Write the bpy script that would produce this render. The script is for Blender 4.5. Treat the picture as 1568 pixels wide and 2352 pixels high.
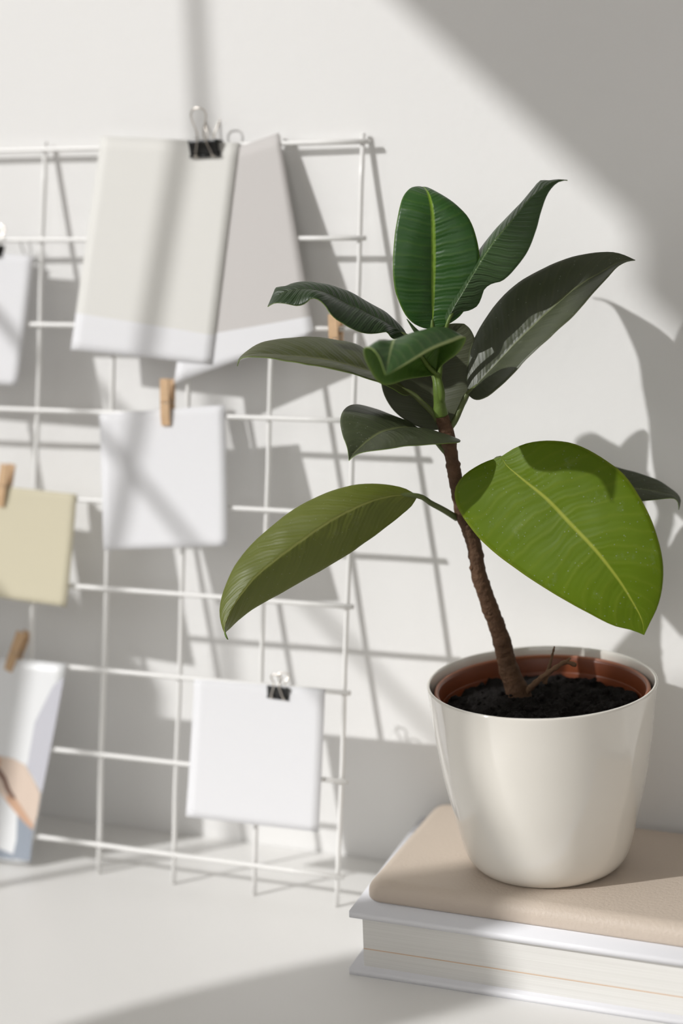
import bpy, bmesh, math, random
from mathutils import Vector, Matrix, noise

# ------------------------------------------------------------------ scene, camera, light
for o in list(bpy.data.objects):
    bpy.data.objects.remove(o)
scene = bpy.context.scene
COL = scene.collection
random.seed(7)

cam_data = bpy.data.cameras.new('camera')
cam = bpy.data.objects.new('camera', cam_data)
COL.objects.link(cam)
CR = Vector((0.907761, 0.417973, -0.035618))
CU = Vector((-0.050265, 0.192675, 0.979974))
CF = Vector((-0.416466, 0.887792, -0.195912))
cam.matrix_world = Matrix(((CR.x, CU.x, -CF.x, 0.0), (CR.y, CU.y, -CF.y, -1.4218), (CR.z, CU.z, -CF.z, 0.59216), (0, 0, 0, 1)))
cam_data.sensor_fit = 'HORIZONTAL'
cam_data.sensor_width = 24.0
cam_data.lens = 4800.0 / 1568.0 * 24.0
cam_data.clip_start = 0.05
cam_data.dof.use_dof = True
cam_data.dof.focus_distance = 1.40
cam_data.dof.aperture_fstop = 2.7
scene.camera = cam

scene.view_settings.view_transform = 'Standard'
scene.view_settings.look = 'None'
scene.view_settings.exposure = 0.0
scene.view_settings.gamma = 1.0
scene.view_settings.use_curve_mapping = False

world = bpy.data.worlds.new('world')
scene.world = world
world.use_nodes = True
wn = world.node_tree.nodes['Background']
wn.inputs['Color'].default_value = (1.0, 0.992, 0.982, 1)
wn.inputs['Strength'].default_value = 1.42

SUN_DIR = Vector((0.8812, 1.0, -0.8114)).normalized()
sun_data = bpy.data.lights.new('sun', 'SUN')
sun_data.energy = 2.5
sun_data.angle = math.radians(0.85)
sun_data.color = (1.0, 0.992, 0.982)
sun = bpy.data.objects.new('sun', sun_data)
COL.objects.link(sun)
sun.rotation_euler = SUN_DIR.to_track_quat('-Z', 'Y').to_euler()
sun.location = (-3, -3, 3)

# ------------------------------------------------------------------ helpers
def link(name, me, mats=None, parent=None, smooth=True):
    o = bpy.data.objects.new(name, me)
    COL.objects.link(o)
    if mats is not None:
        for m in (mats if isinstance(mats, (list, tuple)) else [mats]):
            me.materials.append(m)
    if parent is not None:
        o.parent = parent
    if smooth:
        for p in me.polygons:
            p.use_smooth = True
    return o

def from_bm(name, bm, mats=None, parent=None, smooth=True):
    me = bpy.data.meshes.new(name)
    bmesh.ops.recalc_face_normals(bm, faces=bm.faces)
    bm.to_mesh(me)
    bm.free()
    return link(name, me, mats, parent, smooth)

def thing(name, label, cat, loc=(0, 0, 0), group=None):
    o = bpy.data.objects.new(name, None)
    o.empty_display_size = 0.02
    COL.objects.link(o)
    o.location = loc
    return tag(o, label, cat, group)

def tag(o, label, cat, group=None):
    o['label'] = label
    o['category'] = cat
    if group:
        o['group'] = group
    return o

def under(child, root):
    """parent child to root keeping the child's world-space vertices"""
    child.parent = root
    child.matrix_parent_inverse = Matrix.Translation(root.location).inverted()
    return child

def struct(o):
    o['kind'] = 'structure'
    return o

def add_box(bm, lo, hi):
    v = [bm.verts.new((x, y, z)) for x in (lo[0], hi[0]) for y in (lo[1], hi[1]) for z in (lo[2], hi[2])]
    for f in ((0, 1, 3, 2), (4, 6, 7, 5), (0, 4, 5, 1), (2, 3, 7, 6), (0, 2, 6, 4), (1, 5, 7, 3)):
        bm.faces.new([v[i] for i in f])

def add_prism(bm, poly, z0, z1):
    """poly: counter-clockwise xy corners"""
    a = [bm.verts.new((p[0], p[1], z0)) for p in poly]
    b = [bm.verts.new((p[0], p[1], z1)) for p in poly]
    n = len(poly)
    bm.faces.new(a[::-1])
    bm.faces.new(b)
    for i in range(n):
        j = (i + 1) % n
        bm.faces.new((a[i], a[j], b[j], b[i]))

def bevel_all(bm, off, seg=3, sharp=0.5):
    ed = [e for e in bm.edges if len(e.link_faces) == 2 and e.calc_face_angle(0) > sharp]
    bmesh.ops.bevel(bm, geom=ed, offset=off, segments=seg, profile=0.5, affect='EDGES', clamp_overlap=True)

def spline(pts, n):
    """Catmull-Rom through pts (tuples of any length), n even samples by length"""
    q = [tuple(2 * a - b for a, b in zip(pts[0], pts[1]))] + [tuple(p) for p in pts] + [tuple(2 * a - b for a, b in zip(pts[-1], pts[-2]))]
    out = []
    for k in range(1, len(q) - 2):
        p0, p1, p2, p3 = q[k - 1:k + 3]
        for s in range(12):
            t = s / 12.0
            out.append(tuple(.5 * (2 * b + (c - a) * t + (2 * a - 5 * b + 4 * c - d) * t * t + (3 * b - a - 3 * c + d) * t ** 3) for a, b, c, d in zip(p0, p1, p2, p3)))
    out.append(tuple(pts[-1]))
    L = [0.0]
    for a, b in zip(out, out[1:]):
        L.append(L[-1] + math.sqrt(sum((x - y) ** 2 for x, y in zip(a[:3], b[:3]))))
    res = []
    j = 0
    for i in range(n):
        t = L[-1] * i / (n - 1)
        while j < len(L) - 2 and L[j + 1] < t:
            j += 1
        f = (t - L[j]) / max(1e-12, L[j + 1] - L[j])
        f = min(1.0, max(0.0, f))
        res.append(tuple(a + (b - a) * f for a, b in zip(out[j], out[j + 1])))
    return res

def add_tube(bm, pts, rad, seg=10, caps=True, closed=False):
    pts = [Vector(p[:3]) for p in pts]
    n = len(pts)
    rads = rad if isinstance(rad, (list, tuple)) else [rad] * n
    rings = []
    ref = None
    for i in range(n):
        if closed:
            t = pts[(i + 1) % n] - pts[i - 1]
        else:
            t = pts[min(i + 1, n - 1)] - pts[max(i - 1, 0)]
        t.normalize()
        if ref is None:
            ref = t.orthogonal().normalized()
        ref = (ref - t * ref.dot(t)).normalized()
        b = t.cross(ref)
        rings.append([bm.verts.new(pts[i] + (ref * math.cos(2 * math.pi * k / seg) + b * math.sin(2 * math.pi * k / seg)) * rads[i]) for k in range(seg)])
    for i in range(n if closed else n - 1):
        A, B = rings[i], rings[(i + 1) % n]
        for k in range(seg):
            bm.faces.new((A[k], A[(k + 1) % seg], B[(k + 1) % seg], B[k]))
    if caps and not closed:
        bm.faces.new(rings[0][::-1])
        bm.faces.new(rings[-1])

def add_lathe(bm, prof, seg=96):
    """prof: (r, z) from bottom centre outwards; closed to the axis where r == 0"""
    rings = []
    for r, z in prof:
        if r <= 1e-6:
            rings.append([bm.verts.new((0, 0, z))])
        else:
            rings.append([bm.verts.new((r * math.cos(2 * math.pi * k / seg), r * math.sin(2 * math.pi * k / seg), z)) for k in range(seg)])
    for A, B in zip(rings, rings[1:]):
        for k in range(seg):
            j = (k + 1) % seg
            if len(A) == 1 and len(B) == 1:
                continue
            if len(A) == 1:
                bm.faces.new((A[0], B[j], B[k]))
            elif len(B) == 1:
                bm.faces.new((A[k], A[j], B[0]))
            else:
                bm.faces.new((A[k], A[j], B[j], B[k]))

# ------------------------------------------------------------------ materials
def mat(name, col, rough=0.5, spec=0.5, metal=0.0, bump=0.0, bscale=100.0, var=0.0, vscale=20.0, coat=0.0, coords='Object'):
    m = bpy.data.materials.new(name)
    m.use_nodes = True
    nt = m.node_tree
    b = nt.nodes['Principled BSDF']
    b.inputs['Base Color'].default_value = (*col, 1)
    b.inputs['Roughness'].default_value = rough
    b.inputs['Specular IOR Level'].default_value = spec
    b.inputs['Metallic'].default_value = metal
    b.inputs['Coat Weight'].default_value = coat
    b.inputs['Coat Roughness'].default_value = 0.08
    tc = nt.nodes.new('ShaderNodeTexCoord')
    if bump > 0:
        nz = nt.nodes.new('ShaderNodeTexNoise')
        nz.inputs['Scale'].default_value = bscale
        nz.inputs['Detail'].default_value = 5
        bp = nt.nodes.new('ShaderNodeBump')
        bp.inputs['Strength'].default_value = bump
        bp.inputs['Distance'].default_value = 0.002
        nt.links.new(tc.outputs[coords], nz.inputs['Vector'])
        nt.links.new(nz.outputs['Fac'], bp.inputs['Height'])
        nt.links.new(bp.outputs['Normal'], b.inputs['Normal'])
    if var > 0:
        nz = nt.nodes.new('ShaderNodeTexNoise')
        nz.inputs['Scale'].default_value = vscale
        nz.inputs['Detail'].default_value = 4
        mx = nt.nodes.new('ShaderNodeMix')
        mx.data_type = 'RGBA'
        mx.inputs[6].default_value = (*[c * (1 - var) for c in col], 1)
        mx.inputs[7].default_value = (*[min(1, c * (1 + var)) for c in col], 1)
        nt.links.new(tc.outputs[coords], nz.inputs['Vector'])
        nt.links.new(nz.outputs['Fac'], mx.inputs[0])
        nt.links.new(mx.outputs[2], b.inputs['Base Color'])
    return m

def leaf_mat(name, base, young, rib, veins=26.0, transl=0.25, rough=0.36, vein_bump=0.35, dust=0.0, trans_col=None, slant=4.0, ribw=0.035, spec=0.5, edgew=0.035, edges=0.5, ribs=0.75):
    m = bpy.data.materials.new(name)
    m.use_nodes = True
    nt = m.node_tree
    N, Lk = nt.nodes, nt.links
    bs = N['Principled BSDF']
    out = N['Material Output']
    def math_(op, a, b=None, clamp=False):
        n = N.new('ShaderNodeMath')
        n.operation = op
        n.use_clamp = clamp
        for i, v in enumerate((a, b)):
            if v is None:
                continue
            if isinstance(v, (int, float)):
                n.inputs[i].default_value = v
            else:
                Lk.new(v, n.inputs[i])
        return n.outputs[0]
    def mixc(fac, a, b):
        n = N.new('ShaderNodeMix')
        n.data_type = 'RGBA'
        for i, v in ((0, fac), (6, a), (7, b)):
            if isinstance(v, tuple):
                n.inputs[i].default_value = (*v, 1)
            elif isinstance(v, (int, float)):
                n.inputs[i].default_value = v
            else:
                Lk.new(v, n.inputs[i])
        return n.outputs[2]
    uv = N.new('ShaderNodeUVMap')
    sp = N.new('ShaderNodeSeparateXYZ')
    Lk.new(uv.outputs[0], sp.inputs[0])
    q = math_('ABSOLUTE', math_('SUBTRACT', math_('MULTIPLY', sp.outputs[0], 2.0), 1.0))
    tc = N.new('ShaderNodeTexCoord')
    nz = N.new('ShaderNodeTexNoise')
    nz.inputs['Scale'].default_value = 35.0
    nz.inputs['Detail'].default_value = 6
    Lk.new(tc.outputs['Object'], nz.inputs['Vector'])
    # lateral veins
    ph = math_('SUBTRACT', math_('MULTIPLY', sp.outputs[1], veins), math_('MULTIPLY', q, slant))
    ph = math_('ADD', ph, math_('MULTIPLY', nz.outputs['Fac'], 1.2))
    wv = math_('SINE', math_('MULTIPLY', ph, 6.2832))
    wv2 = math_('SINE', math_('MULTIPLY', ph, 6.2832 * 2.7))
    veinh = math_('ADD', math_('MULTIPLY', wv, 0.7), math_('MULTIPLY', wv2, 0.3))
    sharp = math_('POWER', math_('MULTIPLY', math_('ADD', wv, 1.0), 0.5), 10.0)
    ribm = math_('SUBTRACT', 1.0, math_('DIVIDE', q, ribw), True)
    ribm = math_('POWER', ribm, 0.6)
    col = mixc(nz.outputs['Fac'], base, young)
    col = mixc(math_('MULTIPLY', sharp, 0.06), col, rib)
    col = mixc(math_('MULTIPLY', ribm, ribs), col, rib)
    edge = math_('MULTIPLY', math_('SUBTRACT', q, 1.0 - edgew), 1.0 / edgew, True)
    edge = math_('POWER', edge, 0.5)
    col = mixc(math_('MULTIPLY', edge, edges), col, rib)
    rgh = rough
    if dust > 0:
        vo = N.new('ShaderNodeTexVoronoi')
        vo.inputs['Scale'].default_value = 300.0
        Lk.new(tc.outputs['Object'], vo.inputs['Vector'])
        spk = math_('LESS_THAN', vo.outputs['Distance'], 0.13)
        n2 = N.new('ShaderNodeTexNoise')
        n2.inputs['Scale'].default_value = 48.0
        n2.inputs['Detail'].default_value = 8
        n2.inputs['Roughness'].default_value = 0.75
        Lk.new(tc.outputs['Object'], n2.inputs['Vector'])
        sel = math_('GREATER_THAN', n2.outputs['Fac'], 0.47)
        smear = math_('MULTIPLY', math_('SUBTRACT', n2.outputs['Fac'], 0.575), 3.2, True)
        dm = math_('MAXIMUM', math_('MULTIPLY', spk, sel), smear)
        dm = math_('MULTIPLY', dm, dust)
        col = mixc(dm, col, (0.42, 0.45, 0.36))
        rgh = math_('ADD', math_('MULTIPLY', dm, 0.35), rough)
    Lk.new(col, bs.inputs['Base Color'])
    if isinstance(rgh, float):
        bs.inputs['Roughness'].default_value = rgh
    else:
        Lk.new(rgh, bs.inputs['Roughness'])
    bs.inputs['Specular IOR Level'].default_value = spec
    h = math_('ADD', math_('MULTIPLY', veinh, math_('MULTIPLY', math_('SUBTRACT', 1.0, ribm), math_('SUBTRACT', 1.15, q))), math_('MULTIPLY', ribm, -1.2))
    h = math_('ADD', h, math_('MULTIPLY', nz.outputs['Fac'], 0.6))
    bp = N.new('ShaderNodeBump')
    bp.inputs['Strength'].default_value = vein_bump
    bp.inputs['Distance'].default_value = 0.0012
    Lk.new(h, bp.inputs['Height'])
    Lk.new(bp.outputs['Normal'], bs.inputs['Normal'])
    tr = N.new('ShaderNodeBsdfTranslucent')
    tcol = trans_col or tuple(min(1, c * 3.0) for c in young)
    tr.inputs['Color'].default_value = (*tcol, 1)
    ms = N.new('ShaderNodeMixShader')
    ms.inputs[0].default_value = transl
    Lk.new(bs.outputs[0], ms.inputs[1])
    Lk.new(tr.outputs[0], ms.inputs[2])
    Lk.new(ms.outputs[0], out.inputs['Surface'])
    return m

M_wall = mat('wall_paint', (0.86, 0.853, 0.84), 0.9, 0.2, bump=0.12, bscale=160)
M_room = mat('room_paint', (0.74, 0.72, 0.69), 0.9, 0.2)
M_trim = mat('white_paint', (0.82, 0.82, 0.80), 0.5)
M_floor = mat('floor_boards', (0.45, 0.36, 0.27), 0.5, var=0.2, vscale=8)
M_desk = mat('desk_white_laminate', (0.84, 0.83, 0.81), 0.42, 0.4, bump=0.03, bscale=500)
M_wire = mat('white_coated_wire', (0.85, 0.84, 0.82), 0.28, 0.5)
M_paper = mat('white_paper', (0.80, 0.80, 0.82), 0.85, 0.2, bump=0.04, bscale=300)
M_print_pale = mat('pale_grey_print', (0.745, 0.735, 0.70), 0.7, 0.3)
M_print_mauve = mat('mauve_grey_print', (0.60, 0.575, 0.56), 0.7, 0.3)
M_beige = mat('beige_card_stock', (0.66, 0.61, 0.46), 0.85, 0.2, bump=0.08, bscale=900)
M_black = mat('black_enamel', (0.012, 0.012, 0.012), 0.3, 0.5)
M_steel = mat('nickel_wire', (0.62, 0.58, 0.53), 0.22, 0.5, metal=1.0)
M_wood = mat('clothespin_wood', (0.62, 0.42, 0.25), 0.6, 0.3, var=0.15, vscale=300)
M_cream = mat('glossy_cream_plastic', (0.86, 0.825, 0.755), 0.09, 0.5, coat=0.6)
M_terra = mat('terracotta_plastic', (0.185, 0.044, 0.012), 0.36, 0.5)
M_rim_lit = mat('terracotta_rim_lit', (0.40, 0.145, 0.070), 0.4, 0.5)  # lighter than the pot: the rim's lit highlight is put into this colour
M_soil = mat('dark_potting_soil', (0.012, 0.010, 0.009), 0.95, 0.2, bump=0.8, bscale=600, var=0.6, vscale=250)
M_bark = mat('brown_bark', (0.105, 0.056, 0.030), 0.75, 0.3, bump=0.9, bscale=320, var=0.5, vscale=140)
M_greenstem = mat('green_stem', (0.11, 0.17, 0.030), 0.45, 0.4, bump=0.2, bscale=400, var=0.25, vscale=120)
M_petiole = mat('olive_petiole', (0.10, 0.125, 0.04), 0.45, 0.4, bump=0.2, bscale=400, var=0.3, vscale=120)
M_twig = mat('dry_twig_bark', (0.20, 0.12, 0.07), 0.85, 0.2, bump=0.6, bscale=500, var=0.4, vscale=200)
M_leather = mat('beige_leatherette', (0.60, 0.51, 0.425), 0.52, 0.4, bump=0.22, bscale=420)
M_cover = mat('white_book_cover', (0.83, 0.83, 0.86), 0.35, 0.4)
M_divider = mat('pale_orange_sheet', (0.70, 0.52, 0.38), 0.8, 0.2)
M_photo_white = mat('photo_highlight', (0.86, 0.87, 0.88), 0.35, 0.4)
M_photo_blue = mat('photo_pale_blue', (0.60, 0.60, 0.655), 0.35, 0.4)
M_photo_deep = mat('photo_slate_blue', (0.33, 0.37, 0.43), 0.35, 0.4)
M_photo_skin = mat('photo_peach', (0.76, 0.62, 0.52), 0.35, 0.4)
M_photo_blush = mat('photo_rosy', (0.66, 0.42, 0.29), 0.35, 0.4)
M_photo_dark = mat('photo_brown', (0.22, 0.13, 0.10), 0.35, 0.4)
def page_mat():
    m = mat('stacked_page_edges', (0.78, 0.765, 0.73), 0.9, 0.15)
    nt = m.node_tree
    tc = nt.nodes.new('ShaderNodeTexCoord')
    mp = nt.nodes.new('ShaderNodeMapping')
    mp.inputs['Scale'].default_value = (6, 6, 1800)
    nz = nt.nodes.new('ShaderNodeTexNoise')
    nz.inputs['Scale'].default_value = 1.0
    nz.inputs['Detail'].default_value = 3
    cr = nt.nodes.new('ShaderNodeMix')
    cr.data_type = 'RGBA'
    cr.inputs[6].default_value = (0.66, 0.645, 0.61, 1)
    cr.inputs[7].default_value = (0.86, 0.85, 0.82, 1)
    nt.links.new(tc.outputs['Object'], mp.inputs[0])
    nt.links.new(mp.outputs[0], nz.inputs['Vector'])
    nt.links.new(nz.outputs['Fac'], cr.inputs[0])
    nt.links.new(cr.outputs[2], nt.nodes['Principled BSDF'].inputs['Base Color'])
    return m
M_pages = page_mat()

LM = {
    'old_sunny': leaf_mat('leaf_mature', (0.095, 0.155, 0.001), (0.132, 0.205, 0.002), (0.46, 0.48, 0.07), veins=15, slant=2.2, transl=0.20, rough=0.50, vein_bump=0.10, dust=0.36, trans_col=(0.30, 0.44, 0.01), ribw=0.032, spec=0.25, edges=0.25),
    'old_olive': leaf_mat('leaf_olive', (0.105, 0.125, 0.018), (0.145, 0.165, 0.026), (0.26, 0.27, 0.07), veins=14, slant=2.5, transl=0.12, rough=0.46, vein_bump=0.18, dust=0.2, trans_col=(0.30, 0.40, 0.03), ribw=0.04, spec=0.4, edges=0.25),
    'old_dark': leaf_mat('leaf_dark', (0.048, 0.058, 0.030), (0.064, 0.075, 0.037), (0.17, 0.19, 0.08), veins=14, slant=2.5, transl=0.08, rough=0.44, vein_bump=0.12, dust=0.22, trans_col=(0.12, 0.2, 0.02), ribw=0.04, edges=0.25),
    'olive_shade': leaf_mat('leaf_shaded_olive', (0.058, 0.068, 0.018), (0.078, 0.088, 0.024), (0.17, 0.18, 0.06), veins=14, slant=2.5, transl=0.10, rough=0.44, vein_bump=0.15, dust=0.15, trans_col=(0.2, 0.26, 0.03), ribw=0.05, edges=0.3),  # darker copy of the olive leaf, its shade put into the colour
    'young': leaf_mat('leaf_young', (0.017, 0.070, 0.010), (0.028, 0.092, 0.013), (0.26, 0.42, 0.03), veins=17, slant=1.4, transl=0.14, rough=0.40, vein_bump=0.26, dust=0.06, trans_col=(0.10, 0.32, 0.02), ribw=0.065, edges=0.3, ribs=0.9),
    'young_fold': leaf_mat('leaf_folded', (0.030, 0.080, 0.020), (0.046, 0.105, 0.026), (0.58, 0.68, 0.28), veins=17, slant=1.4, transl=0.14, rough=0.42, vein_bump=0.2, dust=0.15, trans_col=(0.12, 0.32, 0.03), ribw=0.05, edgew=0.085, edges=0.95, ribs=0.45),
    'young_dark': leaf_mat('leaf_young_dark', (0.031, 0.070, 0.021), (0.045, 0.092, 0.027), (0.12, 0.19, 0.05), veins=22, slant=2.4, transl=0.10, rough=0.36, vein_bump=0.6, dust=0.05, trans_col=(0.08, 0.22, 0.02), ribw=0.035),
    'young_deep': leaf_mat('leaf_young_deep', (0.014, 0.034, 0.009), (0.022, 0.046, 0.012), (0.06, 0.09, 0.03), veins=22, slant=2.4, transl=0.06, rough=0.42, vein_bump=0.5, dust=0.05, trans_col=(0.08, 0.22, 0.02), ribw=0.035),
    'under': leaf_mat('leaf_underside', (0.095, 0.190, 0.030), (0.130, 0.230, 0.040), (0.34, 0.44, 0.11), veins=17, slant=2.0, transl=0.30, rough=0.5, vein_bump=0.22, dust=0.0, trans_col=(0.30, 0.52, 0.04), ribw=0.05),
    'under_dark': leaf_mat('leaf_underside_dark', (0.070, 0.078, 0.042), (0.088, 0.096, 0.052), (0.16, 0.18, 0.08), veins=17, slant=2.0, transl=0.15, rough=0.55, vein_bump=0.15, dust=0.0, trans_col=(0.14, 0.2, 0.03), ribw=0.045),
}

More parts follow.
